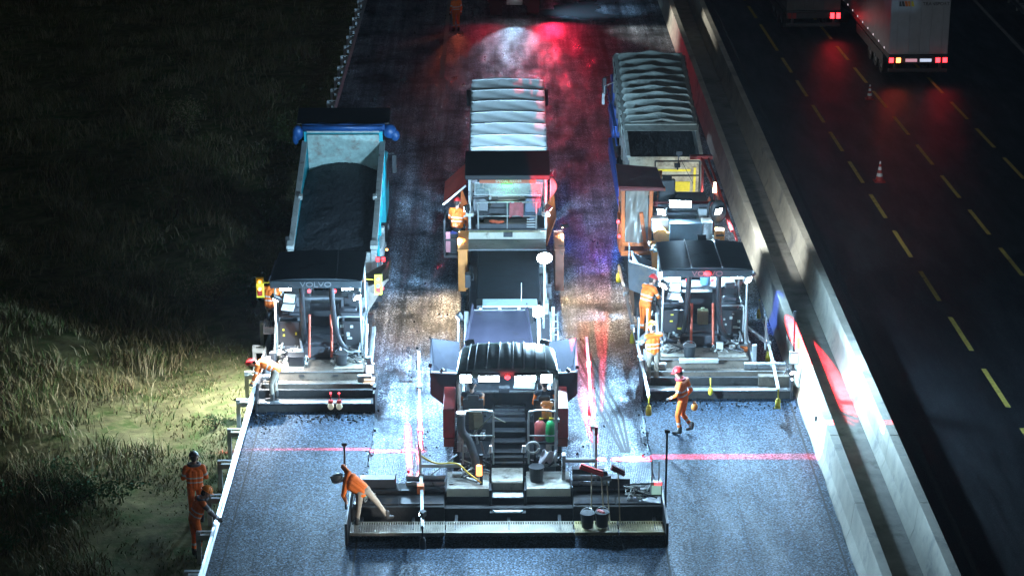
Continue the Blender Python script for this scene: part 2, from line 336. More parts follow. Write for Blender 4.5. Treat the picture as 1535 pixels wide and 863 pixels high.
def grass():
    # clumps of bent blades, tall and dry further out, short and green by the guardrail
    n = 9000; d = rng.uniform(41, 116, n); wid = d*.26; x = -6.75-(rng.random(n)**1.35)*wid
    dens = np.sin(x*1.3+d*.45)+np.sin(x*.5-d*.8+2)+.8*np.sin(d*1.9+x*2.1)
    keep = dens+rng.normal(0, .9, n) > -.35; x, d, dens = x[keep], d[keep], dens[keep]
    V = []; F = []; M_ = []
    dist = -6.7-x
    for i in range(len(x)):
        near = dist[i] < 2.4+.6*math.sin(d[i]*.7)
        k = rng.integers(9, 20) if near else rng.integers(13, 26)
        hh = rng.uniform(.04, .15) if near else rng.uniform(.18, .45)+(.3 if dens[i] > 1.5 else 0)
        base = rng.choice([0, 1, 2, 1, 4], p=[.16, .44, .14, .20, .06]) if near else rng.choice([0, 1, 2, 4], p=[.40, .22, .28, .10])
        sp = .22 if near else .30; lean = rng.uniform(0, 6.28)
        for _ in range(k):
            px, py = x[i]+rng.normal(0, sp), d[i]+rng.normal(0, sp)
            if px > -6.68: continue
            z = tz(px, py)-.01; a = rng.normal(lean, .8); h = hh*rng.uniform(.6, 1.15); w = (.010 if near else .011)*rng.uniform(.7, 1.6)
            bx, by = math.cos(a), math.sin(a); cr = rng.uniform(.25, .9)*h; t = rng.uniform(0, 3.14); wx, wy = w*math.cos(t), w*math.sin(t); o = len(V)
            V += [(px-wx, py-wy, z), (px+wx, py+wy, z), (px+bx*cr*.3+wx*.8, py+by*cr*.3+wy*.8, z+h*.6), (px+bx*cr*.3-wx*.8, py+by*cr*.3-wy*.8, z+h*.6), (px+bx*cr, py+by*cr, z+h)]
            F += [(o, o+1, o+2, o+3), (o+3, o+2, o+4)]; mm = base if rng.random() < .8 else int(rng.integers(0, 3)); M_ += [mm, mm]
    mb = MB(); mb.v = V; mb.f = F; mb.m = M_
    o = mb.build('grass', mg); struct(o, 'stuff')
grass()
def shrub(label, x, y, r, h, n, mi, leaf=.07, group=None):
    o = thing('shrub', label, 'shrub', (x, y, float(tz(x, y))), 0, group); st = MB(); lf = MB()
    for _ in range(9):
        a = random.uniform(0, 6.28); rr = random.uniform(.2, .8)*r; top = (rr*math.cos(a), rr*math.sin(a), h*random.uniform(.6, .95))
        st.tube([(0, 0, -.03), (top[0]*.4, top[1]*.4, top[2]*.55), top], [.02, .014, .006], 0, 5)
    cl = [(random.gauss(0, r*.45), random.gauss(0, r*.45), h*random.uniform(.3, .95)) for _ in range(14)]
    for _ in range(n):
        c = random.choice(cl); p = Vector((c[0]+random.gauss(0, r*.2), c[1]+random.gauss(0, r*.2), max(.03, c[2]+random.gauss(0, h*.13))))
        u = Vector((random.uniform(-1, 1), random.uniform(-1, 1), random.uniform(-.4, .8))).normalized(); w = u.orthogonal().normalized(); s = leaf*random.uniform(.6, 1.3)
        lf.add([p, p+u*s*.5+w*s*.28, p+u*s, p+u*s*.5-w*s*.28], [(0, 1, 2, 3)], random.choice([0, 0, 1]))
    st.build('stem', MATS['brown_litter'], o, world=False); lf.build('foliage', [mg[mi], mg[1]], o, world=False); return o
shrub('bright leafy shrub beside the left end of the left paver roof', -7.35, 62.5, .75, 1.0, 900, 3)
shrub('dry feathery bush just left of the bright leafy shrub', -8.6, 62.6, .9, 1.15, 900, 2, .06)
shrub('yellowish weedy bush beside the middle of the blue-topped tipper bed', -7.7, 70.5, 1.0, 1.1, 1100, 1, .08)
shrub('dark low bush on the verge beside the blue tarpaulin roll', -7.6, 81.5, 1.3, 1.2, 1200, 1, .08)
shrub('small green weed growing on the bright trampled verge', -7.35, 53.0, .35, .28, 260, 3, .06)
shrub('wide dark green patch of broad leaved weeds behind the two standing men', -10.0, 48.2, 1.3, .5, 1700, 3, .09)
shrub('smaller dark green weeds at the left of the broad leaved patch', -11.4, 46.0, .8, .4, 700, 3, .08)
shrub('pale plumed bush standing alone in the dark upper field', -12.4, 84.0, .9, 1.3, 800, 2, .08)
shrub('brown dry bush in the dark field left of the tipper truck', -11.0, 72.0, .9, 1.2, 800, 0, .07)

# ------------------------------------------------------------------ barriers and guardrails
def barrier(x, label, side, t0=0):
    prof = [(0, 0), (.02, .08), (.10, .30), (.17, .95), (.40, .95), (.47, .30), (.55, .08), (.57, 0)]
    mb = MB(); n = 44; y0 = 30
    for i in range(n):                            # cast segments with a thin joint between
        a = y0+i*4; mb.prism([(x+u, v) for u, v in prof], 'y', a+.006, a+3.994)
    o = mb.build('concrete_barrier', conc, None, bevel=.012); o.location.z = .012; tag(o, label, 'barrier', 'concrete walls in the median'); return o
barrier(7.95, 'pale concrete barrier wall edging the freshly paved side of the median', 1)
barrier(9.42, 'second concrete barrier wall, edging the dark carriageway with the lorries', -1)
mb = MB(); mb.b(0, .10, 0, .05, -.06, .06); mb.tube([(.05, .02, -.06), (.06, .02, -.12), (.055, .0, -.26)], .012)
o = mb.build('wall_bracket', steel_dark); o.location = (8.04, 51.9, .62); tag(o, 'small dark bracket fixed to the pale barrier face beyond the red line', 'bracket')

def guardrail(label, x0, y0, y1, face, drift=0):
    o = thing('guardrail', label, 'guardrail', (x0, y0, 0)); n = int((y1-y0)/2)
    prof = [(0, .44), (.05, .47), (.055, .52), (0, .56), (0, .63), (.055, .67), (.05, .72), (0, .75)]
    bm_ = MB()
    for i in range(n//2):
        a, b = i*4, i*4+4.03; P0 = [(face*u+drift*a, a, v) for u, v in prof]; P1 = [(face*u+drift*b+face*.004, b, v) for u, v in prof]; k = len(prof)
        P0b = [(p[0]-face*.008, p[1], p[2]) for p in P0]; P1b = [(p[0]-face*.008, p[1], p[2]) for p in P1]
        bm_.add(P0+P1, [(j, j+1, k+j+1, k+j) for j in range(k-1)]); bm_.add(P0b+P1b, [(k+j, k+j+1, j+1, j) for j in range(k-1)])
        bm_.b(min(face*.0, face*-.26)+drift*a, max(0, face*-.26)+drift*a, a-.05, a+.05, .742, .752)
    bm_.build('beam', galv, o, world=False)
    pb = None
    for i in range(n):
        m = MB(); xx = drift*i*2
        m.b(xx-.30*face-.05, xx-.30*face+.05, i*2-.03, i*2+.03, -.3, .74); m.b(min(xx-.01*face, xx-.32*face), max(xx-.01*face, xx-.32*face), i*2-.055, i*2+.055, .56, .68); m.b(min(xx, xx-.34*face), max(xx, xx-.34*face), i*2-.045, i*2+.045, .755, .765)
        m.build('post', galv, o, world=False)
    return o
guardrail('galvanised steel guardrail between the grass verge and the new asphalt', -6.45, 41.0, 124, 1)
guardrail('dim steel guardrail far out beyond the dark carriageway', 24.3, 70, 130, -1, .02)

# ------------------------------------------------------------------ vehicles: shared pieces
def xf(mb, M_): mb.v = [tuple(M_ @ Vector(v)) for v in mb.v]; return mb
def tilt(py, pz, deg, x0): return Matrix.Translation((x0, py, pz)) @ Matrix.Rotation(R(deg), 4, 'X')
def wheel(parent, x, y, r=.5, w=.3, side=1, twin=False):
    m = MB(); ww = w*(2 if twin else 1); n = 26
    prof = [(-ww/2, r*.62), (-ww/2, r*.93), (-ww/2+.05, r), (ww/2-.05, r), (ww/2, r*.93), (ww/2, r*.62)]
    V = [(x+u, y+q*math.cos(2*math.pi*j/n), r+q*math.sin(2*math.pi*j/n)) for u, q in prof for j in range(n)]; k = len(prof)
    m.add(V, [(i*n+j, i*n+(j+1) % n, ((i+1) % k)*n+(j+1) % n, ((i+1) % k)*n+j) for i in range(k) for j in range(n)])
    t = m.build('wheel', rubber, parent)
    h = MB(); h.cyl((x+side*(ww/2-.06), y, r), (x+side*(ww/2-.02), y, r), r*.6, r*.55, 0, 20); h.cyl((x+side*(ww/2-.03), y, r), (x+side*(ww/2+.04), y, r), r*.22, r*.18, 0, 12)
    h.build('rim', grey, t); return t
def chassis(parent, x, y0, y1, h=.95):
    m = MB(); m.b(x-.5, x-.38, y0, y1, h-.25, h); m.b(x+.38, x+.5, y0, y1, h-.25, h)
    y = y0+.2
    while y < y1: m.b(x-.38, x+.38, y, y+.1, h-.2, h-.05); y += 1.1
    m.b(x-.9, x-.5, y0+2.9, y0+3.8, .5, .95); m.b(x+.5, x+.9, y0+2.9, y0+4, .5, .95)
    m.cyl((x, y0+1.6, h), (x, y0+2.6, h+.5), .09)
    return m.build('chassis', steel_dark, parent, bevel=.01)
def mudguards(parent, x, ys, r=.5, col=None):
    for y in ys:
        for s in (-1, 1):
            m = MB(); pts = [(y+(r+.1)*math.cos(a), r+(r+.1)*math.sin(a)) for a in np.linspace(.15, 2.99, 12)]; pin = [(y+(r+.06)*math.cos(a), r+(r+.06)*math.sin(a)) for a in np.linspace(2.99, .15, 12)]
            a, b = sorted((x+s*.68, x+s*1.25)); m.prism(pts+pin, 'x', a, b); m.build('mudguard', col or plastic, parent)
def cab(parent, x, y0, y1, z0, z1, m_, w=2.45):
    m = MB(); prof = [(y0, z0), (y1-.1, z0), (y1, z0+.5), (y1-.05, z0+1.1), (y1-.35, z1-.08), (y1-.7, z1), (y0, z1)]
    m.prism(prof, 'x', x-w/2, x+w/2); c = m.build('cab', m_, parent, bevel=.05)
    g = MB()
    for s in (-1, 1): a, b = sorted((x+s*(w/2+.002), x+s*(w/2+.012))); g.prism([(y0+.55, z0+1.0), (y1-.25, z0+1.0), (y1-.5, z1-.25), (y0+.55, z1-.2)], 'x', a, b)
    g.build('window', plastic, c)
    d = MB(); 
    for s in (-1, 1): d.box((x+s*(w/2+.2), y1-.25, z1-.55), (.16, .09, .62)); d.tube([(x+s*w/2, y1-.3, z1-.2), (x+s*(w/2+.2), y1-.25, z1-.2)], .018)
    d.build('mirror', plastic, c, bevel=.02, each=True); return c
def tail_lamp(parent, c, s=(.14, .05, .1), m_=None, power=0, col=RED, target=None, ang=120):
    m = MB(); m.box((c[0], c[1]+.03, c[2]), (s[0]+.04, .05, s[2]+.04)); h = m.build('tail_lamp', plastic, parent)
    k = MB(); k.box((c[0], c[1]-.012, c[2]), s); k.build('lens', m_ or E_TAIL, h, bevel=.01)
    if power: lamp('SPOT', (c[0], c[1]-.12, c[2]), power, col, target or (c[0], c[1]-6, 0), ang, .8, .1, parent=parent)
    return h

# ---- left tipper truck, bed raised over the left paver's hopper
LX = -4.85
lt = thing('dump_truck', 'turquoise tipper truck with blue tarpaulin roll and open bed heaped with asphalt', 'dump truck', (LX, 61.1, 0), 0, 'tipper trucks feeding the paving train')
chassis(lt, LX, 60.9, 69.6)
T = tilt(61.4, 1.2, 16.8, LX)
m = MB(); m.b(-1.17, 1.17, 0, 5.9, -.14, 0)
for s in (-1, 1):
    a, b = sorted((s*1.17, s*1.23)); m.b(a, b, 0, 5.9, -.14, 1.0)
    for i in range(6): y = .25+i*1.08; a, b = sorted((s*1.23, s*1.29)); m.b(a, b, y, y+.09, -.1, .98)
m.b(-1.23, 1.23, 5.9, 5.96, -.14, 1.45)
bed = xf(m, T).build('bed', turq, lt, bevel=.008)
m = MB()
for s in (-1, 1):
    a, b = sorted((s*1.13, s*1.30)); m.b(a, b, -.12, 5.98, 1.0, 1.10)
    m.b(a, b, -.14, .0, -.1, 1.0); m.box((s*1.12, 2.75, 1.1), (.12, .16, .14)); m.box((s*1.22, .12, 1.15), (.22, .3, .12))
m.b(-1.13, 1.13, 5.84, 5.99, 1.45, 1.53)
xf(m, T).build('bed_rim', bedgrey, bed, bevel=.012)
m = MB(); m.b(-1.12, -.06, -.1, -.02, .88, 1.0); m.b(.06, 1.12, -.1, -.02, .88, 1.0); m.b(-1.12, 1.12, -.06, -.02, .30, .88); xf(m, T).build('tailgate', bedgrey, bed, bevel=.01)
m = MB(); m.b(-1.12, 1.12, 5.80, 5.835, .02, 1.40); xf(m, T).build('front_wall', mat('pale_bed_lining', (.40, .55, .50), .6, .1, .3, 4, dirt=.4, dcol=(.30, .28, .24)), bed)
m = MB()
for k in range(3):
    pts = [(x, 5.98+.07*math.cos(k*2.1)+.03*math.sin(x*5+k), 1.60+.04*math.sin(k*2.1)+.012*math.sin(x*7+k)) for x in np.linspace(-1.28, 1.30, 20)]; m.tube(pts, .075, 0, 10)
m.sph((1.45, 6.0, 1.42), (.22, .2, .24)); m.sph((1.62, 5.95, 1.30), (.15, .14, .2)); m.sph((-1.42, 6.0, 1.36), (.17, .15, .26)); m.sph((-1.5, 5.95, 1.18), (.1, .1, .22))
m.b(-1.25, 1.25, 5.82, 5.835, 1.53, 1.70)
xf(m, T).build('tarpaulin', blue_tarp, lt, smooth=True)
m = MB(); m.b(-1.45, 1.45, 6.05, 7.0, 1.62, 1.68); m.b(-1.45, 1.45, 6.95, 7.0, 1.4, 1.66); xf(m, T).build('cab_guard', black, lt, bevel=.02)
cab(lt, LX, 68.0, 70.0, .9, 2.95, turq)
for y in (62.4, 63.8): 
    for s in (-1, 1): wheel(lt, LX+s*.97, y, .5, .29, s, True)
for y in (66.9, 68.9):
    for s in (-1, 1): wheel(lt, LX+s*1.08, y, .5, .3, s)
mudguards(lt, LX, (62.4, 63.8), .5, grey)
m = MB(); m.b(LX+.75, LX+1.27, 64.5, 66.1, .55, 1.15); m.b(LX+.75, LX+1.25, 66.2, 66.5, .5, 1.3); m.build('tank', silver, lt, bevel=.05)
m = MB(); m.b(LX-1.2, LX+1.45, 60.78, 60.86, .72, .86); m.build('bumper', steel_dark, lt)
for x, z in ((-3.42, 1.20), (-3.60, 1.13)): tail_lamp(lt, (x, 60.75, z), (.13, .04, .2), E_TAIL)
lamp('SPOT', (-3.45, 60.5, 1.2), 14, RED, (-3.0, 56, 0), 110, .8, .1, parent=lt)
for x in (-3.52, -3.36): tail_lamp(lt, (x, 61.0, 1.95), (.1, .04, .12), E_RED)
tail_lamp(lt, (-3.27, 61.3, 2.15), (.06, .04, .06), E_AMB)
m = MB()
for k in range(2): m.b(LX-1.0+k*1.15, LX-.1+k*1.15, 60.76, 60.79, 1.16, 1.42)
m.build('reflector_board', emit('orange_board_glow', (.8, .32, .06), .35), lt)  # boards given a faint glow in place of reflected light
from mathutils import noise as mn
def heap(name, label, T, w, y0, y1, fn, group=None):
    m = MB(); m.grid(lambda u, v: T @ Vector(((u-.5)*w, y0+(y1-y0)*v, fn(u, v)+.05*mn.fractal(Vector((u*4, v*7, 3)), .8, 2, 4)+.012*mn.noise(Vector((u*40, v*80, 1)))+random.uniform(-.012, .012))), 90, 170)
    o = m.build(name, mat('hot_mix', (.026, .030, .034), .62, 0, .5, 45, bump=1., bscale=55), None, smooth=True); tag(o, label, 'asphalt', group); return o
heap('asphalt_load', 'dark asphalt heaped in the open turquoise tipper bed', T, 2.32, .0, 5.78, lambda u, v: (.74-.35*v+.14*math.sin(math.pi*u)-.55*max(0, v-.72)**1.2*3*(.35+1.3*(u-.5)**2*2)))

# ---- middle truck under a white cover
MX = .33
wt = thing('dump_truck', 'dump truck under a ribbed white cover ahead of the feeder with the black roof', 'dump truck', (MX, 70.3, 0), 0, 'tipper trucks feeding the paving train')
chassis(wt, MX, 70.2, 79)
T = tilt(70.45, 1.2, 11, MX); m = MB(); m.b(-1.22, 1.22, 0, 6.25, -.14, 0)
for s in (-1, 1): a, b = sorted((s*1.16, s*1.22)); m.b(a, b, 0, 6.25, 0, 1.05)
m.b(-1.2, 1.2, 6.2, 6.26, 0, 1.1); m.b(-1.16, 1.16, -.04, .02, -.1, 1.0)
bed = xf(m, T).build('bed', grey, wt, bevel=.01)
def cover(u, v):
    b = v*7; k = b-math.floor(b) if v < 1 else 1; sag = .055*math.sin(math.pi*k)**.7
    t = (u-.5)*2; a = abs(t); x = math.copysign(min(1.285, a*1.62), t); edge = max(0, a*1.62-1.2)
    z = 1.22+.06*(1-(x/1.28)**2)-sag*(1-.5*edge) if a*1.62 < 1.22 else 1.22+.002-.2*((a*1.62-1.22)/.4)-(a*1.62-1.22)*1.15
    x += .02*math.sin(v*90+t*9)*(edge > 0)
    y = v*6.35-.05+(.12*(1-t*t) if v == 1 else 0)
    return T @ Vector((x, y, z+.012*math.sin(9*t+v*60)))
m = MB(); m.grid(cover, 44, 112)
m.grid(lambda u, v: T @ Vector(((u-.5)*2.5, 6.30+.06*math.sin(v*3), 1.22-v*.55)), 10, 6)
m.build('tarpaulin', white_tarp, wt, smooth=True, solid=.012)
m = MB()
for i in range(8): y = i*6.35/7-.05; m.tube([T @ Vector((x, y, 1.225+.065*(1-(x/1.28)**2))) for x in np.linspace(-1.27, 1.27, 14)], .022, 0, 6)
m.build('cover_bow', white_tarp, wt, smooth=True)
cab(wt, MX, 77.3, 79.2, .9, 2.9, silver)
for y in (71.5, 72.9):
    for s in (-1, 1): wheel(wt, MX+s*.97, y, .5, .29, s, True)
for s in (-1, 1): wheel(wt, MX+s*1.08, 78.3, .5, .3, s)
mudguards(wt, MX, (71.5, 72.9))

# ---- right truck with folded-back tarpaulin
RX = 5.42
rt = thing('dump_truck', 'dump truck with a folded grey-green tarpaulin beside the concrete barrier', 'dump truck', (RX, 69.2, 0), 0, 'tipper trucks feeding the paving train')
chassis(rt, RX, 69, 78)
T = tilt(69.5, 1.55, 9.3, RX)
m = MB(); m.b(-1.2, 1.2, 0, 8.6, -.14, 0)
for s in (-1, 1):
    a, b = sorted((s*1.15, s*1.21)); m.b(a, b, 0, 8.6, 0, 1.25)
    for i in range(8): y = .3+i*1.15; a, b = sorted((s*1.21, s*1.27)); m.b(a, b, y, y+.08, -.1, 1.22)
m.b(-1.2, 1.2, 8.6, 8.66, 0, 1.35)
bed = xf(m, T).build('bed', mat('dirty_bed_paint', (.16, .16, .15), .6, .2, .3, 4, dirt=.45), rt, bevel=.01)
m = MB(); m.b(-1.15, 1.15, -.06, .0, -.15, 1.22); m.b(-1.2, 1.2, -.09, -.03, 1.12, 1.24); tg = xf(m, T).build('tailgate', mat('dusty_tailgate_paint', (.40, .37, .27), .6, .1, .3, 4, dirt=.5, dcol=(.16, .13, .09)), bed, bevel=.012)
m = MB(); m.b(-1.0, .85, -.10, -.07, .72, .80); m.b(.95, 1.03, -.10, -.07, -.1, .85); m.b(-1.05, -.98, -.1, -.07, .35, .72); m.b(.1, .85, -.1, -.07, .0, .35); xf(m, T).build('warning_stripe', yellow, tg)
def fold(u, v):
    t = (u-.5)*2; x = t*1.26; y = 2.3+v*6.35; ph = v**.9*10.5*2*math.pi; amp = .05+.07*math.exp(-((v-.3)/.22)**2)
    z = 1.34+.10*(1-abs(t))+amp*math.sin(ph+.25*math.sin(t*4))+.02*math.sin(t*8+v*20)
    if abs(t) > .93: z -= .16
    y += .12*math.cos(ph)*(1 if v < .5 else .5)-.10*abs(t)
    return T @ Vector((x, y, z))
m = MB(); m.grid(fold, 30, 190)
for s in (-1, 1): m.grid(lambda u, v: T @ Vector((s*(1.27+.03*math.sin(u*60)), 2.3+u*6.3, 1.28-v*.38+.04*math.sin(u*66))), 60, 3)
m.build('tarpaulin', green_tarp, rt, smooth=True, solid=.015)
m = MB(); m.b(-1.2, 1.2, 2.15, 2.3, 1.3, 1.42); m.grid(lambda u, v: Vector(((u-.5)*2.44, 2.28-.5*v, 1.40-.06*v)), 8, 4); xf(m, T).build('tarpaulin_hem', green_tarp, rt, solid=.01)
m = MB()
for s in (-1, 1): a, b = sorted((s*1.13, s*1.25)); m.b(a, b, -.1, 8.6, 1.22, 1.30)
xf(m, T).build('bed_rim', bedgrey, bed, bevel=.01)
cab(rt, RX-.05, 78.2, 80.2, 1, 3.1, bluep)
m = MB(); m.b(RX-1.42, RX-1.30, 71.0, 77.6, .6, 1.2); m.b(RX-1.45, RX-1.3, 74.2, 77.5, 2.2, 2.5); m.tube([(RX-1.42, 72, 2.4), (RX-1.45, 78, 2.9)], .03); m.build('side_guard', bluep, rt, bevel=.02)
m = MB(); m.tube([(RX-1.25, 77.4, 3.3), (RX-1.6, 77.2, 3.2), (RX-1.62, 77.2, 2.7)], .02); m.box((RX-1.65, 77.15, 2.75), (.1, .12, .4)); m.build('mirror', silver, rt, bevel=.02)
for y in (70.6, 72.0):
    for s in (-1, 1): wheel(rt, RX+s*.95, y, .5, .29, s, True)
for y in (75.6, 79.2):
    for s in (-1, 1): wheel(rt, RX+s*1.05, y, .5, .3, s)
mudguards(rt, RX, (70.6, 72.0))
tail_lamp(rt, (RX-1.42, 71.2, 1.9), (.07, .05, .09), E_AMB)
heap('asphalt_load', 'nearly black asphalt in the bed under the folded tarpaulin edge', T, 2.28, .05, 8.4, lambda u, v: .78+.08*math.sin(math.pi*u)-.1*v)

# ---- truck far up the lane, seen from behind under the top edge
tt = thing('tractor_truck', 'dark truck seen from behind at the top edge, white light glowing underneath', 'truck', (.78, 104.5, 0))
m = MB(); m.b(.2, .32, 104.4, 110, .62, .9); m.b(1.24, 1.36, 104.4, 110, .62, .9); m.b(-.35, 1.9, 104.5, 104.62, .78, .92); m.b(-.4, 1.95, 106.3, 108.2, .9, 1.3); m.build('chassis', steel_dark, tt, bevel=.01)
for s in (-1, 1): wheel(tt, .78+s*.88, 105.2, .5, .28, s, True); wheel(tt, .78+s*.88, 106.7, .5, .28, s, True)
mudguards(tt, .78, (105.2, 106.7))
for s in (-1, 1):
    m = MB(); m.b(.78+s*.88-.3, .78+s*.88+.3, 104.5, 104.53, .25, .95); m.build('mud_flap', plastic, tt)
m = MB(); m.b(.4, 1.16, 104.3, 104.4, .66, 1.0); m.build('rear_plate', silver, tt, bevel=.01)
m = MB(); m.b(.25, 1.31, 104.6, 106.6, 1.0, 1.5); m.b(-.45, 2.0, 107, 112, 1.3, 3.4); m.build('body', greyd, tt, bevel=.05)
work_light(tt, (.78, 104.25, 1.15), (.78, 99, 0), .3, .12, 420, COOL, 40, blend=.5)
for x, mm in ((-.32, E_TAIL), (-.05, E_TAIL), (1.62, E_TAIL), (1.88, E_TAIL)): tail_lamp(tt, (x, 104.35, 1.12), (.16, .05, .12), mm)
lamp('SPOT', (-.3, 104.0, 1.25), 90, (1, .02, .07), (-1.8, 94, 0), 120, .9, .15, parent=tt); lamp('SPOT', (2.5, 104.0, .8), 750, (1, .02, .07), (5.2, 90, 0), 118, 1, .2, parent=tt)
lamp('SPOT', (2.2, 104.4, 2.8), 1500, COOL, (4.2, 105.8, 0), 60, .9, .3, parent=tt); lamp('SPOT', (2.3, 104.6, 2.8), 2500, (1, .98, .9), (8.2, 100, .4), 40, .9, .3, parent=tt)

# ---- lorries on the open carriageway
def lorry(label, x, y, rz, body, both=True, L_=13.0):
    o = thing('lorry', label, 'lorry', (x, y, 0), rz, 'lorries passing on the open carriageway')
    m = MB(); m.b(-1.25, 1.25, .03, L_, 1.22, 3.98); bd = m.build('trailer_box', body, o, world=False, bevel=.03)
    m = MB()
    for s in (-1, 1): m.b(s*.62-.59, s*.62+.59, -.01, .028, 1.32, 3.86); 
    for xx in (-.95, -.45, .45, .95): m.tube([(xx, -.03, 1.25), (xx, -.03, 3.92)], .018)
    m.build('rear_door', body, o, world=False, bevel=.008)
    m = MB(); m.b(-1.24, 1.24, .0, L_-.1, 1.0, 1.21); m.b(-1.24, 1.24, -.05, .12, .48, .62); m.b(-1.0, -.9, 0, .1, .6, 1.0); m.b(.9, 1.0, 0, .1, .6, 1.0); m.b(-1.25, 1.25, -.08, .0, .86, 1.14)
    for s in (-1, 1): m.b(s*1.18-.03, s*1.18+.03, 1.5, 8, .5, .9)
    m.build('underframe', greyd, o, world=False, bevel=.01)
    m = MB(); m.prism([(L_+.6, .7), (L_+2.6, .7), (L_+2.7, 1.8), (L_+2.4, 3.5), (L_+.6, 3.6)], 'x', -1.22, 1.22); m.build('cab', greyd, o, world=False, bevel=.06)
    for yy in (1.9, 3.2, 4.5, L_-.6, L_+2.0):
        for s in (-1, 1): wq = wheel(o, x+s*1.02, y+yy, .5, .36, s)
    return o
l1 = lorry('lorry with a pale grey trailer back and its tail lights all lit', 17.72, 91.0, 1.1, mat('pale_trailer_paint', (.40, .44, .48), .5, 0, .14, 1.5, dirt=.06, dcol=(.3, .3, .3)))
def lchild(mb, name, m_, o): return mb.build(name, m_, o, world=False, bevel=.006)
def logo(o):
    for k, c in enumerate((greyd, greyd, orange, orange_l, yellow)):
        m = MB(); x = -.92+k*.13; m.prism([(x, 3.28), (x+.11, 3.28), (x+.05, 3.5), (x-.06, 3.5)], 'y', -.022, -.012); m.build('logo', c, o, world=False)
    t = text('TRANSPORT', .2, greyd, o, (0, 0, 0), (90, 0, 0)); t.location = (.62, -.02, 3.38)
logo(l1)
for xx, mm in ((-1.15, E_TAIL), (-.85, E_TAILC), (.82, E_TAIL), (1.12, E_TAIL)):
    m = MB(); m.b(xx-.09, xx+.09, -.12, -.085, .90, 1.1); lchild(m, 'tail_lamp', mm, l1)
m = MB(); m.b(-.55, -.06, -.115, -.085, .93, 1.06); lchild(m, 'number_plate', emit('pink_plate_lit', (.9, .45, .55), .55), l1)
m = MB(); m.b(.06, .55, -.115, -.085, .93, 1.06); lchild(m, 'number_plate', emit('pale_plate_lit', (.7, .8, 1), .8), l1)
for s in (-1, 1): lamp('SPOT', (17.72+s*1.0, 90.75, 1.0), 7, RED, (17.72+s*1.0, 87, 0), 90, .9, .08, parent=None)
l2 = lorry('darker lorry ahead in the next lane with one pair of tail lights lit', 14.55, 100.2, 1.1, mat('dark_trailer_paint', (.12, .125, .13), .5, 0, .2, 2))
for xx, mm in ((-1.12, redp), (-.9, redp), (.86, E_TAIL), (1.14, E_TAIL)):
    m = MB(); m.b(xx-.09, xx+.09, -.12, -.085, .86, 1.12); lchild(m, 'tail_lamp', mm, l2)
lamp('SPOT', (15.55, 99.9, .95), 14, RED, (15.5, 96.5, 0), 95, .9, .08)
m = MB()
for k in range(9): m.b(-1.262, -1.252, 1.0+k*1.3, 1.12+k*1.3, 1.26, 1.34)
lchild(m, 'side_marker', emit('side_marker_lit', (.9, .75, .8), .9), l1)

def cone(label, x, y, h):
    o = thing('traffic_cone', label, 'traffic cone', (x, y, .004), 0, 'cones between the open lanes'); k = h/.75
    m = MB(); m.b(-.2*k, .2*k, -.2*k, .2*k, 0, .035); m.build('base', redp, o, world=False, bevel=.008)
    m = MB(); zs = [.035, .2, .32, .44, .56, .66, .75]
    for i in range(6): r0 = .135*(1-zs[i]/.83)+.012; r1 = .135*(1-zs[i+1]/.83)+.012; m.tube([(0, 0, zs[i]*k), (0, 0, zs[i+1]*k)], [r0*k, r1*k], 0 if i % 2 == 0 else 1, 16)
    m.build('body', [redp, mat('cone_band', (.8, .8, .8), .4, 0, .1)], o, world=False); return o
cone('red and white traffic cone standing nearer, between the dashed lines', 13.65, 75.9, .74)
cone('smaller far traffic cone behind the pale lorry', 15.25, 88.1, .62)

# ------------------------------------------------------------------ paver shared pieces
def track(parent, x, y0, y1, w=.36, h=.72, world=False):
    m = MB(); r = h/2; pts = [(y0+r-r*math.cos(a), r+r*math.sin(a)) for a in np.linspace(-math.pi/2, math.pi/2, 9)]+[(y1-r+r*math.cos(a), r+r*math.sin(a)) for a in np.linspace(math.pi/2, -math.pi/2, 9)]
    m.prism([(a, b) for a, b in pts], 'x', x-w/2, x+w/2)
    n = int((y1-y0)/.16)
    for i in range(n): y = y0+r+i*(y1-y0-2*r)/n; m.b(x-w/2-.01, x+w/2+.01, y, y+.08, h, h+.025)
    return m.build('crawler_track', asph_crust, parent, world=world)
def seat(parent, x, y, z, face=1, m_=None, world=False, back=.62):
    m = MB(); m.b(x-.25, x+.25, y-.22, y+.26, z, z+.13); m.box((x, y-.25*face, z+.1+back/2), (.5, .12, back), 0, (-8*face, 0, 0)); m.box((x, y-.30*face, z+back+.15), (.28, .09, .16), 0, (-8*face, 0, 0))
    m.b(x-.1, x+.1, y-.1, y+.1, z-.3, z)
    for s in (-1, 1): m.b(x+s*.29-.035, x+s*.29+.035, y-.18, y+.2, z+.22, z+.28)
    return m.build('seat', m_ or plastic, parent, bevel=.04, world=world)
def hopper_wing(parent, xi, xo, y0, y1, zb, zt, m_, world=False, name='hopper_wing'):
    m = MB(); P = [(xi, y0, zb), (xi, y1, zb), (xo, y1, zt), (xo, y0+.25, zt)]; Q = [(xi, y0, zb), (xo, y0+.25, zt), ((xi+xo)/2, y0-.05, zt*.82+zb*.18)]
    m.plate(P, .03); m.plate([(xi, y0, zb), (xi, y0, zt*.9), (xo, y0+.25, zt), ], .03); m.plate([(xi, y1, zb), (xo, y1, zt), (xi, y1, zt*.8)], .03)
    m.bar((xi, y0, zt*.9+.0), (xo, y0+.25, zt), .045); m.bar((xo, y0+.25, zt), (xo, y1, zt), .06)
    return m.build(name, m_, parent, world=world)
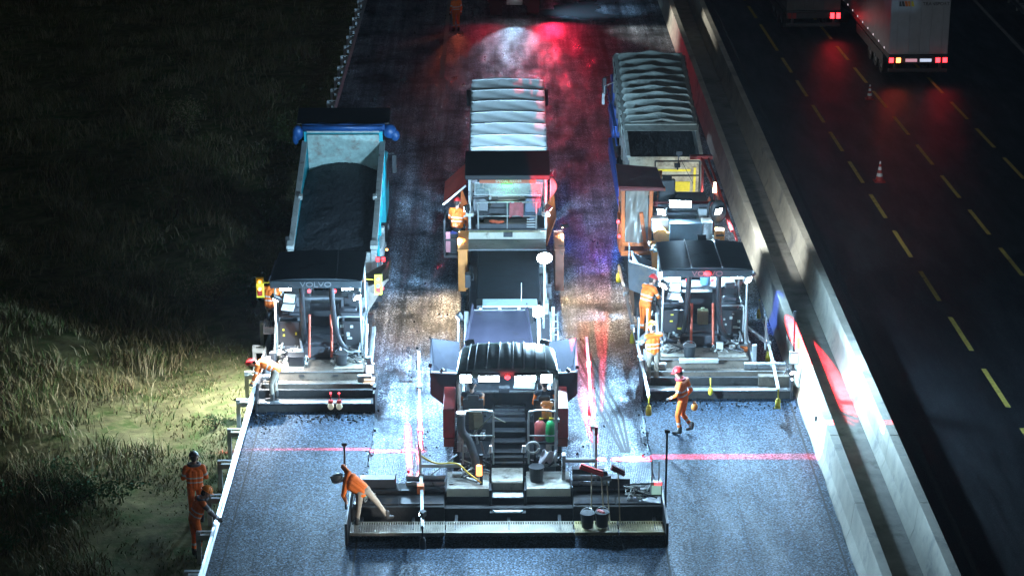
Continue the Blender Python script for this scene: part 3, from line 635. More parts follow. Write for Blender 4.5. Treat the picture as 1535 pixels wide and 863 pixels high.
def ski(parent, x0, y0, x1, y1, z, name='levelling_beam', world=True, tip=True):
    """sonic averaging beam: jointed square tube with droppers and yellow sensors"""
    m = MB(); n = 4; P = [Vector((x0+(x1-x0)*i/n, y0+(y1-y0)*i/n, z+(.05 if i % 2 else 0))) for i in range(n+1)]
    for a, b in zip(P, P[1:]): m.bar(a, b, .07)
    for q in P[1:-1]: m.box(q, (.13, .16, .13))
    bm_ = m.build(name, galv, parent, world=world, bevel=.006)
    for i, q in enumerate((P[0], P[2], P[4])):
        k = MB(); k.bar(q+Vector((0, 0, .06)), q+Vector((0, 0, -.28)), .035); k.cyl(q+Vector((0, 0, -.28)), q+Vector((0, 0, -.50)), .065, .075); k.sph(q+Vector((0, 0, -.28)), .06)
        k.build('sensor', yellow if tip else plastic, bm_, smooth=True, world=world)
    return bm_
def clutter(parent, x0, x1, y0, y1, z, n, seed, mats, world=False, name='hose'):
    rr = random.Random(seed)
    for k in range(n):
        m = MB(); P = [(rr.uniform(x0, x1), rr.uniform(y0, y1), z+rr.uniform(.02, .22)) for _ in range(4)]
        m.tube(curve(P, 8), rr.uniform(.012, .026), 0, 6); m.build(name, mats[k % len(mats)], parent, smooth=True, world=world)
hose_m = mat('pale_hose', (.42, .42, .38), .6, 0, .3, 8, dirt=.2)

def paver(label, cx, D0, wl, wr, lights, mirrors, powers):
    """tracked paver seen from its screed; local x right, y forward, z up"""
    p = thing('asphalt_paver', label, 'paver', (cx, D0, 0), 0, 'pavers laying the carriageway side by side')
    B = lambda mb, name, m_, par=p, **k: mb.build(name, m_, par, world=False, **k)
    # screed: sole, silver rail, two sloped covers, deck
    m = MB(); m.b(-wl, wr, .02, 1.0, .065, .30); m.b(-wl+.02, wr-.02, .45, 1.0, .30, .52); B(m, 'screed', asph_crust, bevel=.015)
    m = MB(); m.b(-wl+.1, wr-.1, -.02, .16, .30, .345); B(m, 'foot_step', steel, bevel=.006)
    m = MB(); m.plate([(-wl+.12, .52, .45), (wr-.12, .52, .45), (wr-.12, .60, .63), (-wl+.12, .60, .63)], .03); m.b(-wl+.1, wr-.1, .60, .86, .605, .635)
    m.box((0, .545, .54), (.18, .02, .05), 0, (-20, 0, 0)); B(m, 'lower_cover', brownp, bevel=.006)
    m = MB(); m.plate([(-1.18, .86, .64), (1.18, .86, .64), (1.18, .95, .84), (-1.18, .95, .84)], .03); m.b(-1.2, 1.2, .95, 1.9, .80, .835); c2 = B(m, 'upper_cover', brownp, bevel=.006)
    m = MB(); m.b(-wl+.12, wr-.12, .58, .605, .632, .648); m.b(-1.18, 1.18, .935, .96, .835, .85); B(m, 'cover_edge', steel, c2)
    m = MB()
    for x in (-.45, .45): m.box((x, .90, .755), (.14, .012, .04), 0, (-24, 0, 0))
    B(m, 'grip_slot', plastic, c2)
    m = MB(); m.b(-1.15, -.4, 1.15, 1.95, .836, .86); m.b(.4, 1.15, 1.15, 1.95, .836, .86); B(m, 'deck_plate', deckp, c2, bevel=.005, each=True)
    for s, w_ in ((-1, wl), (1, wr)):
        m = MB(); m.b(s*w_-.03, s*w_+.03, -.05, 1.5, .07, .62); m.b(s*w_-.05, s*w_+.05, .2, .5, .62, .7); B(m, 'end_gate', steel_dark, bevel=.01)
        m = MB(); m.bar((s*1.34, .9, .7), (s*1.30, 4.2, .85), .10, .22); m.bar((s*1.34, 1.0, .55), (s*1.34, 1.0, 1.25), .12); m.cyl((s*1.2, 1.7, .95), (s*1.22, 2.3, 1.7), .05); B(m, 'tow_arm', galv, bevel=.01)
        m = MB(); m.tube([(s*1.05, .75, .78), (s*(w_-.1), .75, .78)], .06, 0, 12); m.tube([(s*1.05, .75, .68), (s*(w_-.3), .75, .68)], .04, 0, 10); B(m, 'extension_tube', steel, each=True)
    # tractor
    m = MB(); m.b(-1.0, 1.0, 2.0, 6.2, .45, 1.15); m.b(-1.15, 1.15, 2.15, 4.1, 1.15, 1.24); B(m, 'tractor_body', greyd, bevel=.02)
    m = MB(); m.b(-1.12, -.42, 3.7, 5.0, 1.24, 2.0); m.b(.42, 1.12, 3.7, 5.0, 1.24, 2.0); m.b(-.42, .42, 3.9, 5.0, 1.24, 1.75); m.b(-1.1, 1.1, 3.55, 3.75, 1.95, 2.03); B(m, 'engine_hood', grey, bevel=.03)
    for s in (-1, 1): track(p, s*1.0, 2.3, 6.3)
    for s in (-1, 1): hopper_wing(p, s*.9, s*1.65, 4.9, 6.9, .8, 2.0, greyd if s < 0 else brownp)
    # stairs between the consoles with red grab rails
    m = MB()
    for i in range(3): m.b(-.36, .36, 1.95+i*.28, 2.25+i*.28, .86+i*.13, .90+i*.13)
    m.b(-.38, .38, 2.75, 3.6, 1.24, 1.26); m.b(-.4, .4, 3.3, 3.36, 1.3, 1.95); B(m, 'stair', plastic, bevel=.006)
    for s in (-1, 1):
        m = MB(); m.tube(curve([(s*.30, 1.75, .95), (s*.30, 1.85, 1.3), (s*.29, 1.95, 1.9), (s*.29, 2.02, 2.08)]), .036, 0, 10); B(m, 'grab_rail', mat('red_orange_rail', (.55, .10, .05), .45, 0, .25, 8), smooth=True)
    # operator stands: console, panel with gauges, seat
    for s in (-1, 1):
        m = MB(); m.plate([(s*.80-.34, 2.12, 1.12), (s*.80+.34, 2.12, 1.12), (s*.80+.34, 2.20, 1.82), (s*.80-.34, 2.20, 1.82)], .05); m.b(s*.80-.34, s*.80+.34, 2.22, 2.6, 1.25, 1.7); cn = B(m, 'console', plastic, bevel=.02)
        m = MB(); rr = random.Random(int(cx*10)+s)
        for i in range(3 if s < 0 else 7):
            x = s*.8+rr.uniform(-.24, .24); z = rr.uniform(1.25, 1.72); y = 2.10+(z-1.12)*.08/.7
            m.box((x, y, z), (rr.choice([.05, .08, .12]), .02, rr.choice([.035, .05, .07])))
        B(m, 'gauge', mat('gauge_face', (.45, .5, .45), .4, 0, .4, 20) if s > 0 else yellow, cn)
        m = MB(); m.tube(curve([(s*.46, 2.1, 1.2), (s*.46, 2.1, 1.9), (s*.55, 2.1, 1.98), (s*1.05, 2.1, 1.98), (s*1.14, 2.1, 1.9), (s*1.14, 2.1, 1.2)], 6), .02, 0, 8); B(m, 'guard_rail_hoop', galv if s > 0 else plastic, cn, smooth=True)
        seat(p, s*(.82 if s > 0 else .95), 3.15, 1.55, 1)
        m = MB(); m.bar((s*.5, 2.45, 2.0), (s*1.05, 2.45, 2.0), .5, .09); m.box((s*.78, 2.4, 2.1), (.36, .2, .1)); B(m, 'control_desk', greyd, bevel=.02)
    m = MB(); m.b(-1.62, -1.12, 2.6, 3.5, 1.30, 1.36); m.b(-1.62, -1.56, 2.6, 3.5, 1.36, 1.62); m.b(-1.6, -1.1, 2.62, 2.66, 1.36, 1.5); B(m, 'side_platform', steel_dark, bevel=.01)
    # monitor on an arm
    m = MB(); m.box((-.78, 1.75, 2.62), (.36, .05, .30), 0, (-38, 0, -12)); m.tube([(-.78, 1.8, 2.55), (-.86, 2.2, 2.0)], .022); mo_ = B(m, 'monitor', plastic, bevel=.01)
    m = MB(); m.box((-.785, 1.715, 2.645), (.30, .012, .24), 0, (-38, 0, -12)); B(m, 'screen', E_SCREEN, mo_)
    m = MB(); m.box((-.82, 1.62, 2.42), (.34, .03, .2), 0, (-48, 0, -18)); B(m, 'clipboard', paper, mo_)
    # canopy
    m = MB(); n = 14
    def roof(u, v, z=0):
        x = (u-.5)*2.44; return Vector((x*(1-.02*v), .95+2.5*v, 3.40+.06*(1-(x/1.22)**2)-.02*v+z))
    top = [roof(i/n, v) for v in (0, 1) for i in range(n+1)]; bot = [roof(i/n, v, -.07) for v in (0, 1) for i in range(n+1)]; k = n+1
    V = top+bot; F = [(i, i+1, k+i+1, k+i) for i in range(n)]+[(2*k+i+1, 2*k+i, 3*k+i, 3*k+i+1) for i in range(n)]+[(i+1, i, 2*k+i, 2*k+i+1) for i in range(n)]+[(k+i, k+i+1, 3*k+i+1, 3*k+i) for i in range(n)]+[(0, k, 3*k, 2*k), (k+n, n, 2*k+n, 3*k+n)]
    m.add(V, F); m.b(-1.2, 1.2, .90, .945, 3.20, 3.40); cpy = B(m, 'canopy', mat('canopy_paint', (.030, .038, .042), .38, 0, .3, 3, dirt=.2, dcol=(.06, .06, .06)), bevel=.012)
    if powers[2]:
        m = MB()
        for x, mm in ((-.42, 0), (.40, 0)):
            m.tube([roof((x*(1+.0*v))/2.44+.5-.03*(1-v)*0, v, .012) for v in np.linspace(0, 1, 5)], .018, 0, 6)
        B(m, 'canopy_joint', galv, cpy)
    else:
        m = MB(); m.tube([roof(.72-.04*v, v, .008) for v in np.linspace(0, 1, 5)], .012, 0, 6); B(m, 'canopy_joint', steel_dark, cpy)
    t = text('VOLVO', .20, mat('lettering_grey', (.16, .165, .17), .5, 0, .05) if not powers[2] else mat('lettering_red', (.2, .1, .1), .5, 0, .05), cpy, (0, 0, 0), (90, 0, 0)); t.location = (0, .893, 3.30)
    t.scale = (1.25, 1, 1)
    for s, q in ((-1, [(-.42, 1.45, 3.34), (-.44, 1.55, 2.6), (-.45, 1.9, 1.6), (-.5, 2.3, 1.1)]), (1, [(.36, 1.45, 3.34), (.38, 1.5, 2.5), (.45, 1.65, 1.7), (.62, 1.8, 1.25), (.85, 2.1, 1.0)])):
        m = MB(); m.tube(curve(q), .075, 0, 10); B(m, 'canopy_post', black, smooth=True)
    for s in (-1, 1):
        m = MB(); m.tube([(s*1.12, 1.35, 3.36), (s*1.14, 1.45, 1.15)], .028, 0, 8); m.tube([(s*1.12, 3.3, 3.36), (s*1.14, 3.4, 1.2)], .03, 0, 8); B(m, 'corner_post', silver, smooth=True, each=True)
        m = MB(); m.b(s*1.05-.02, s*1.05+.02, 1.4, 3.3, 1.2, 1.24); m.b(s*1.18-.02, s*1.18+.02, 2.2, 3.6, 1.7, 1.74); B(m, 'side_rail', galv)
    # lights
    for (x, z, w, h, pw, tg) in lights:
        w, h = w*1.2, h*1.3  # lenses oversized to stand in for lamp glare
        work_light(p, (x, 1.22, z), tg or (x*1.2, -5.5, 0), w, h, pw, WHITE if pw > 5000 else COOL, 135 if pw > 5000 else 168, world=False, blend=1)
    m = MB(); m.b(-.25, .25, 2.4, 2.5, 3.30, 3.345); B(m, 'roof_lamp', emit('cab_lamp', (.8, 1, .95), 6), cpy); lamp('POINT', (cx, D0+2.45, 3.2), 90, COOL, size=.2, parent=p)
    for (x, z) in mirrors:
        m = MB(); m.tube([(x*.78, 1.3, z+.12), (x, 1.25, z+.12)], .018); m.b(x-.10, x+.10, 1.2, 1.28, z-.28, z+.28); wb = B(m, 'warning_board', yellow, bevel=.02)
        m = MB(); m.b(x-.06, x+.06, 1.185, 1.199, z-.22, z-.06); B(m, 'red_mark', redp, wb); m = MB(); m.cyl((x, 1.2, z-.03), (x, 1.17, z-.03), .05); m.cyl((x, 1.2, z+.16), (x, 1.17, z+.16), .04); B(m, 'marker_lamp', E_AMB if x < 0 else E_GREEN, wb)
    for x in (-.36, .34):
        m = MB(); m.cyl((x, 2.9, 2.45), (x, 2.86, 2.45), .045); B(m, 'marker_lamp', E_RED2)
    clutter(p, -1.1, -.3, 1.3, 2.1, .85, 5, int(cx*7)+3, [hose_m, plastic, hose_m])
    clutter(p, .2, 1.15, 1.3, 2.1, .85, 6, int(cx*7)+9, [hose_m, hose_m, plastic])
    # crumpled rags / asphalt crumbs on the deck
    rr = random.Random(int(cx*3)); m = MB()
    for _ in range(70): 
        x = rr.choice([rr.uniform(-1.1, -.35), rr.uniform(.3, 1.1)]); a = rr.uniform(.03, .10); m.box((x, rr.uniform(1.5, 2.1), .86+a*.3), (a, a*rr.uniform(.6, 1.6), a*.6), 0, (rr.uniform(0, 60), rr.uniform(0, 60), rr.uniform(0, 180)))
    B(m, 'deck_debris', mat('pale_debris', (.55, .54, .50), .8, 0, .5, 9))
    for k in range(9):
        m = MB(); x = rr.choice([-1, 1])*rr.uniform(.45, 1.3); y, z = rr.uniform(1.5, 2.2), rr.uniform(.88, 1.15)
        if k % 3: m.box((x, y, z), (rr.uniform(.08, .24), rr.uniform(.08, .2), rr.uniform(.08, .26)), 0, (0, 0, rr.uniform(-30, 30)))
        else: m.cyl((x, y, z-.12), (x+rr.uniform(-.2, .2), y+.3, z+.25), .035, None, 0, 10)
        B(m, 'valve_block' if k % 3 else 'hydraulic_ram', [silver, greyd, deckp, steel, orange, silver, grey, steel, hose_m][k], bevel=.008)
    clutter(p, -1.3, -.5, 1.6, 2.6, 1.0, 6, int(cx*7)+13, [plastic, hose_m, silver]); clutter(p, .5, 1.3, 1.6, 2.6, 1.0, 6, int(cx*7)+19, [plastic, hose_m, silver])
    # rear control box and work lamp at the end of the screed
    return p

pl = paver('left paver with a plain black roof working beside the grass verge', -4.80, 53.8, 1.58, 1.52,
           [(-.83, 3.13, .24, .18, 1250, None), (.80, 3.13, .24, .16, 1250, None), (-1.12, 2.80, .16, .13, 5100, (-3.6, .4, -1.6)), (1.06, 2.84, .16, .13, 3600, (4.5, -2.0, 0))], [(-1.5, 3.12), (1.62, 3.2)], (1, 1, 0))
pr = paver('right paver with a roof of three panels beside the concrete barrier', 5.55, 54.65, 1.70, 2.25,
           [(-.83, 3.13, .24, .16, 1150, None), (.84, 3.15, .26, .18, 1250, None), (-1.14, 2.86, .18, .15, 3600, (-5, -1.5, 0)), (1.14, 3.02, .16, .14, 4000, (5, -3.2, .5))], [], (1, 1, 1))
work_light(pl, (-4.8, 57.4, 3.27), (-4.85, 66, 3.2), .4, .12, 260, COOL, 110)  # unseen lamp added behind the roof to brighten the tipper bed
# --- left paver extras
m = MB(); m.b(-3.56, -3.30, 54.75, 54.85, .78, 1.06); o = m.build('control_box', silver, pl, bevel=.015); m = MB(); m.b(-3.53, -3.33, 54.735, 54.748, .81, 1.03); m.build('lit_panel', emit('lit_panel', (.9, .9, 1), 1.6), o)
m = MB(); m.b(-3.6, -3.3, 54.55, 54.7, .66, .72); m.b(-3.6, -3.3, 54.4, 54.5, .6, .64); m.build('lit_strip', emit('lit_strip', (1, .8, .6), 1.5), pl)
o = tag(MB().b(-.21, .21, -.16, .16, 0, .26).b(-.23, .23, -.18, .18, .26, .29).build('toolbox', plastic, bevel=.015), 'black box standing on the deck of the left paver', 'box'); o.location = (-5.42, 55.25, .865)
def bucket(label, x, y, z, r=.14, h=.3, m_=None):
    b = MB(); n = 20
    b.tube([(0, 0, 0), (0, 0, h)], [r*.8, r], 0, n); b.tube([(0, 0, h-.02), (0, 0, h+.015)], [r*1.06, r*1.06], 0, n)
    o = b.build('bucket', m_ or plastic, smooth=False); o.location = (x, y, z); tag(o, label, 'bucket')
    c = MB(); c.tube([(r*1.02*math.cos(a), 0.02, h-.02+.75*r*math.sin(a)*1.2) for a in np.linspace(0, math.pi, 12)], .008, 0, 5); c.build('handle', steel, o, world=False)
    d = MB(); d.cyl((0, 0, h+.0155), (0, 0, h+.018), r*.93, None, 0, n); d.build('inside', asph_crust, o, world=False); return o
bucket('black bucket standing on the right half of the left paver deck', -4.22, 55.25, .865, .17, .32)
for k, x in enumerate((-4.41, -4.19)):
    o = thing('lantern', 'left lantern of the round pair hanging at the back of the left paver' if k == 0 else 'right lantern of the round pair hanging at the back of the left paver', 'lantern', (x, 53.68, .22))
    m = MB(); m.sph((0, 0, .07), (.085, .085, .10), 0, 16, 10); m.build('globe', emit('globe_dim', (.8, .75, .55), .35), o, world=False, smooth=True)
    m = MB(); m.cyl((0, 0, .17), (0, 0, .24), .075, .06); m.bar((0, 0, .24), (0, .06, .40), .03); m.build('cap', redp, o, world=False); m = MB(); m.sph((0, .03, .42), .03, 0, 8, 6); m.build('lamp', E_RED2, o, world=False)
# --- right paver extras
m = MB(); m.sph((5.55, 55.5, 3.32), (.10, .08, .06), 0, 12, 8); m.build('beacon', E_RED, pr, smooth=True)
lamp('POINT', (5.55, 55.35, 3.25), 6, RED, size=.1, parent=pr)
work_light(pr, (5.62, 58.2, 3.46), (5.4, 66, 1.5), .2, .12, 0, COOL)
m = MB(); m.b(6.95, 7.85, 55.0, 56.0, .12, .58); m.build('screed_extension', brownp, pr, bevel=.02)
m = MB(); m.bar((7.9, 55.2, .5), (7.88, 55.2, 2.3), .045); m.box((7.88, 55.2, 2.32), (.07, .07, .1)); m.build('end_pole', plastic, pr)
m = MB(); m.box((7.90, 55.16, 1.06), (.24, .1, .34)); m.tube([(7.78, 55.16, .9), (7.6, 55.2, .5), (7.3, 55.3, .55)], .012); o = m.build('control_box', silver, pr, bevel=.02); m = MB(); m.box((7.90, 55.10, 1.06), (.18, .012, .26)); m.build('lit_panel', emit('control_lit', (1, .92, .85), 1.0), o)
m = MB(); m.cyl((8.0, 55.2, 1.3), (8.0, 55.2, 1.62), .05); m.build('beacon', E_AMB, pr); 
work_light(pr, (7.84, 54.85, .75), (8.3, 53.9, .2), .14, .1, 55, WHITE, 150, E_COOL)
ski(pr, 3.86, 52.75, 3.64, 63.5, .9); ski(pr, 7.25, 53.2, 7.55, 60.2, .9)
for s, xx in ((-1, 3.82), (1, 7.3)):
    m = MB(); m.bar((5.55+s*1.3, 57.2, 1.2), (xx, 56.6, 1.0), .08); m.bar((5.55+s*1.3, 57.2, 1.2), (5.55+s*1.2, 57.2, .9), .1); m.bar((xx, 56.6, .75), (xx, 56.6, 1.7), .05); m.build('beam_arm', galv, pr, bevel=.008)
m = MB(); m.box((4.12, 55.6, .85), (.34, .3, .3)); m.bar((3.95, 55.3, .5), (3.95, 55.3, 2.4), .04); m.box((3.98, 55.2, 1.15), (.22, .1, .28)); m.build('control_box', silver, pr, bevel=.01)
m = MB(); m.cyl((3.98, 55.25, 1.32), (3.98, 55.25, 1.6), .06); m.build('beacon', emit('pale_beacon', (1, .8, .55), 2.2), pr)
# hopper wing panels of pale steel left of the right paver, and its orange side sheet
m = MB(); m.plate([(3.65, 58.4, 1.9), (4.40, 58.2, 1.65), (4.40, 58.3, 2.5), (3.62, 58.6, 2.65)], .03); m.plate([(3.65, 58.4, 1.9), (3.62, 58.6, 2.65), (3.75, 60.5, 2.6), (3.75, 60.5, 1.7)], .03); m.plate([(3.62, 58.6, 2.65), (4.40, 58.3, 2.5), (4.4, 58.4, 2.49), (3.66, 58.8, 2.64)], .02); m.build('hopper_wing', mat('wing_paint', (.03, .034, .04), .6, 0, .4, 3, dirt=.3), pr)
m = MB(); m.plate([(3.92, 57.3, .9), (4.2, 57.2, .9), (4.2, 57.3, 1.9), (3.92, 57.4, 1.9)], .03); m.build('side_panel', orange_l, pr)
bucket('black bucket on the pale littered deck of the right paver', 5.15, 55.75, .865, .17, .32)
m = MB(); m.b(-.15, .15, -.1, .1, 0, .42); m.b(-.06, .06, -.07, .07, .42, .47); o = m.build('jerrycan', mat('olive_plastic', (.30, .30, .16), .5, 0, .15), bevel=.03); o.location = (5.63, 57.3, 1.262); tag(o, 'olive yellow jerrycan standing at the top of the right paver stairs', 'jerrycan')
bucket('light blue pail on the engine hood of the right paver', 5.78, 58.45, 2.035, .16, .32, mat('pale_blue_plastic', (.22, .45, .65), .5, 0, .15))
for sx in (5.62,):
    m = MB(); m.sph((sx, 54.5, .36), (.07, .07, .12), 0, 12, 8); m.bar((sx, 54.5, .45), (sx, 54.6, .7), .03); m.build('sensor', yellow, pr, smooth=True)
m = MB(); m.b(4.85, 5.9, 55.35, 55.5, .836, .93); m.build('tool_tray', silver, pr, bevel=.01)

# ------------------------------------------------------------------ centre paver, 7 m wide screed
pc = thing('asphalt_paver', 'middle paver with a wide screed, curved ribbed awning and open black hopper wings', 'paver', (.2, 45.8, 0), 0, 'pavers laying the carriageway side by side')
B = lambda mb, name, m_, par=pc, **k: mb.build(name, m_, par, **k)
m = MB()
for a, b in ((-3.45, -1.28), (1.72, 3.80)): m.b(a, b, 46.85, 48.0, .07, .50); m.b(a+.1, b-.1, 47.6, 48.1, .50, .56)
m.b(-1.28, 1.72, 46.95, 48.7, .07, .42); B(m, 'screed', asph_crust, bevel=.02)
m = MB()
for a, b in ((-3.4, -2.35), (-2.3, -1.3), (1.74, 2.7), (2.75, 3.78)): m.b(a, b, 46.95, 47.30, .505, .535); m.b(a, b, 47.55, 47.66, .57, .60)
B(m, 'cover_plate', steel_dark, bevel=.006, each=True)
m = MB(); m.b(-3.3, -2.45, 47.75, 48.05, .57, .80); m.b(-2.2, -1.3, 47.9, 48.15, .57, .74); m.b(1.74, 3.1, 47.8, 48.1, .57, .78); m.b(1.74, 2.5, 48.1, 48.3, .5, .9); B(m, 'extension_housing', greyd, bevel=.015, each=True)
m = MB()
for a, b in ((-2.2, -1.28), (1.72, 2.6)): m.tube([(a, 47.72, .70), (b, 47.72, .70)], .055, 0, 12); m.tube([(a, 47.72, .86), (b, 47.72, .86)], .05, 0, 12)
B(m, 'extension_tube', steel, smooth=True, each=True)
for a, b, sl in ((-3.42, -1.25, 0), (-1.22, 1.70, 0), (1.73, 2.72, 1), (2.75, 3.78, 1)):
    m = MB(); x = a
    while x < b-.03: m.b(x, x+.028, 45.83, 46.38, .30, .33); x += .056
    m.b(a, b, 45.80, 45.83, .26, .335); m.b(a, b, 46.38, 46.41, .26, .335); m.b(a, b, 45.83, 46.38, .262, .275)
    B(m, 'walkway_grating', mat('yellow_grating', (.36, .29, .12), .5, .35, .5, 2.2, dirt=.35) if sl else mat('grating_steel', (.22, .20, .15), .5, .45, .5, 1.3, dirt=.4))  # right-hand gratings get a yellower tone
m = MB()
for x in (-3.2, -2.0, -1.0, .22, 1.4, 2.5, 3.6): m.bar((x, 46.1, .25), (x, 47.0, .22), .07)
m.b(-3.45, 3.8, 46.42, 46.6, .12, .24); B(m, 'walkway_bracket', black)
for a, b in ((-1.23, -.24), (.64, 1.67)):                       # deck boxes with corrugated rear lip
    m = MB(); m.b(a, b, 47.30, 48.30, .42, .765); x = a
    d = B(m, 'deck_box', deckp, bevel=.012); m = MB(); m.plate([(a, 47.22, .60), (b, 47.22, .60), (b, 47.297, .765), (a, 47.297, .765)], .015)
    while x < b-.03: m.bar((x+.02, 47.212, .60), (x+.02, 47.29, .765), .016); x += .045
    B(m, 'ribbed_lip', cream, d); m = MB(); m.b(a, b, 47.20, 47.29, .42, .598); B(m, 'rear_face', black, d)
m = MB(); m.b(-.18, .58, 47.55, 48.35, .76, .84); s_ = B(m, 'stair', deckp, bevel=.012)
m = MB(); m.b(-.16, .56, 47.5, 47.548, .62, .82); B(m, 'riser', brownp, s_)
m = MB(); m.b(-.16, .56, 47.18, 47.5, .56, .60); B(m, 'step', silver, s_, bevel=.008)
m = MB(); m.prism([(-.16, 46.86), (.56, 46.86), (.48, 46.74), (-.08, 46.74)], 'z', .38, .42); B(m, 'step', silver, s_, bevel=.006)
m = MB(); m.b(-.22, .62, 46.8, 47.5, .08, .36); m.b(-.235, -.185, 47.1, 47.6, .4, .8); m.b(.585, .635, 47.1, 47.6, .4, .8); B(m, 'stair_side', black, s_)
for x in (-.2, .57):
    m = MB(); m.tube([(x, 47.52, .55), (x, 47.6, 1.58)], .018); m.cyl((x, 47.6, 1.55), (x, 47.6, 1.72), .045, .035, 1); B(m, 'grab_pole', [steel_dark, mat('white_grip', (.8, .78, .76), .4, 0, .1)])
m = MB(); m.b(-.95, 1.35, 48.6, 54.4, .5, 1.0); m.b(-.9, 1.3, 49.6, 52.0, 1.0, 1.5)
for i in range(5): m.b(-.12, .64, 48.5+i*.24, 48.76+i*.24, .84+i*.17, .90+i*.17)
m.b(-.14, .66, 49.7, 50.4, 1.5, 1.66); m.b(-.4, .9, 50.4, 51.2, 1.5, 2.1); B(m, 'tractor_body', greyd, bevel=.02)
m = MB()
for a in (49.72, 49.95, 50.2): m.b(-.1, .62, a, a+.02, 1.66, 1.69)
m.b(-.55, .95, 49.9, 49.96, 2.14, 2.18); B(m, 'trim_bar', steel)
m = MB(); m.b(-.85, 1.2, 51.15, 51.25, 1.5, 2.75); m.box((0, 51.1, 2.78), (.1, .1, .1)); B(m, 'lit_hopper_stand_in', mat('lit_hopper_grey', (.30, .31, .36), .45, .2, .25, 4, dirt=.15), bevel=.02)  # added grey panel, stands in for the lit hopper and chute behind
m = MB(); m.b(-.8, .95, 50.0, 50.5, 2.08, 2.16); m.box((.12, 49.98, 2.2), (.26, .2, .14)); B(m, 'dashboard', greyd, bevel=.02)
for x in (-.92, 1.32): track(pc, x, 49.0, 54.2, .38, .78, True)
for s, xi, xo in ((-1, -1.02, -1.68), (1, 1.30, 1.92)):
    m = MB(); m.plate([(xi, 51.2, 1.15), (xi+s*.1, 51.2, 1.12), (xo, 51.15, 1.62), (xo-s*.0, 51.1, 2.20), (xi, 51.25, 2.10)][::s], .035)
    m.plate([(xo, 51.15, 1.62), (xo, 53.2, 1.62), (xo+s*.05, 53.2, 2.35), (xo, 51.1, 2.20)][::-s], .035); m.plate([(xi, 51.3, 1.0), (xi, 53.3, 1.0), (xo, 53.2, 1.62), (xo, 51.15, 1.62)][::-s], .035)
    m.plate([(xi, 53.3, 1.0), (xi, 53.35, 2.2), (xo+s*.05, 53.2, 2.35), (xo, 53.2, 1.62)][::s], .03)
    wg = B(m, 'hopper_wing', mat('hopper_black', (.007, .008, .012), .6, 0, .4, 3, spec=.2)); m = MB(); m.bar((xi, 51.25, 2.12), (xo, 51.1, 2.22), .04); B(m, 'rim', silver, wg)
m = MB(); m.grid(lambda u, v: Vector((-1.35+2.95*u, 51.3+2*v, 1.25+.35*math.sin(math.pi*u)*0+.5*abs(u-.5)+random.uniform(-.03, .03))), 24, 14)
o = m.build('asphalt_load', MATS['hot_mix'], None, smooth=True); tag(o, 'hot asphalt lying in the black hopper of the middle paver', 'asphalt')
for s, x0, x1 in ((-1, -1.36, -1.08), (1, 1.42, 1.68)):
    m = MB(); m.b(x0, x1, 49.5, 51.0, 1.12, 1.88); rp = B(m, 'side_panel', redp, bevel=.02); m = MB(); m.b(x0+.01, x1-.01, 49.48, 51.0, .90, 1.115); B(m, 'side_panel', mat('brick_red_paint', (.33, .06, .03), .5, 0, .25, 4, dirt=.15), bevel=.01)
# awning: curved skin with bows
def awn(u, v, z=0):
    t = (u-.5)*2; x = .2+1.20*t*(1-.06*v); return Vector((x, 48.5+1.55*v, 3.20+.07*(1-abs(t)**2.5)+(.12*(1-abs(t)**7)+.05)*math.sin(v*math.pi*.62)-.05*v*v+z+.012*math.sin(t*11*math.pi+v*2)*(1-abs(t))))
m = MB(); m.grid(awn, 44, 12); m.grid(lambda u, v: awn(u, 0)-Vector((0, .01, .17*v)), 44, 1); aw = B(m, 'awning', mat('awning_canvas', (.13, .18, .16), .34, 0, .3, 4, bump=.2, bscale=7, dirt=.25, dcol=(.14, .14, .12)), smooth=True, solid=.02)
m = MB()
for u in (.10, .17, .29, .41, .55, .66, .78, .88): m.tube([awn(u+.015*v, v, .020) for v in np.linspace(.02, 1, 9)], .020 if u in (.41, .55, .66) else .014, 0, 6)
B(m, 'awning_bow', silver, aw, smooth=True)
for s, x in ((-1, -.93), (1, 1.33)):
    m = MB(); m.tube(curve([(x+s*-.0, 48.65, 3.12), (x+s*.03, 48.55, 2.9), (x+s*.02, 48.5, 2.2), (x+s*.02, 48.5, 1.2)]), .05, 0, 10); m.tube([(x, 49.9, 3.2), (x, 50, 1.4)], .04); m.box((x, 48.5, 2.0), (.2, .12, .07)); m.box((x, 48.45, 1.72), (.14, .1, .05)); m.box((x, 48.45, 1.45), (.14, .1, .05)); B(m, 'awning_post', silver, smooth=False)
for x, w, h, pw in ((-.78, .26, .24, 1050), (-.24, .48, .17, 950), (.62, .48, .17, 950), (1.12, .26, .24, 1050)):  # lens sizes widened here too, in place of glare
    work_light(pc, (x, 48.38, 3.10), (x*1.3, 40.5, 0), w, h, pw, COOL, 155)
for x, tx in ((-.75, -5.0), (1.15, 5.2)): work_light(pc, (x, 51.4, 2.85), (tx, 57.0, 0), .2, .16, 8000, COOL, 165)  # unseen forward lamps added to light the crews and lanes ahead
lamp('POINT', (.2, 49.5, 2.95), 130, COOL, size=.25, parent=pc)  # sourceless fill light added under the awning
m = MB(); m.sph((.2, 48.40, 3.12), (.07, .06, .05), 0, 12, 8); B(m, 'beacon', E_RED, smooth=True); lamp('POINT', (.2, 48.28, 3.12), 5, RED, size=.08, parent=pc)
for x0, x1, cx_ in ((-.86, -.14, -1), (.70, 1.33, 1)):
    m = MB(); y = 48.2; m.tube(curve([(x0, y, 1.0), (x0, y, 2.2), (x0+.08, y, 2.34), ((x0+x1)/2, y, 2.37), (x1-.08, y, 2.34), (x1, y, 2.2), (x1, y, 1.0)], 6), .024, 0, 8); m.bar((x0, y, 1.72), (x1, y, 1.72), .03); B(m, 'guard_rail_hoop', galv, smooth=True)
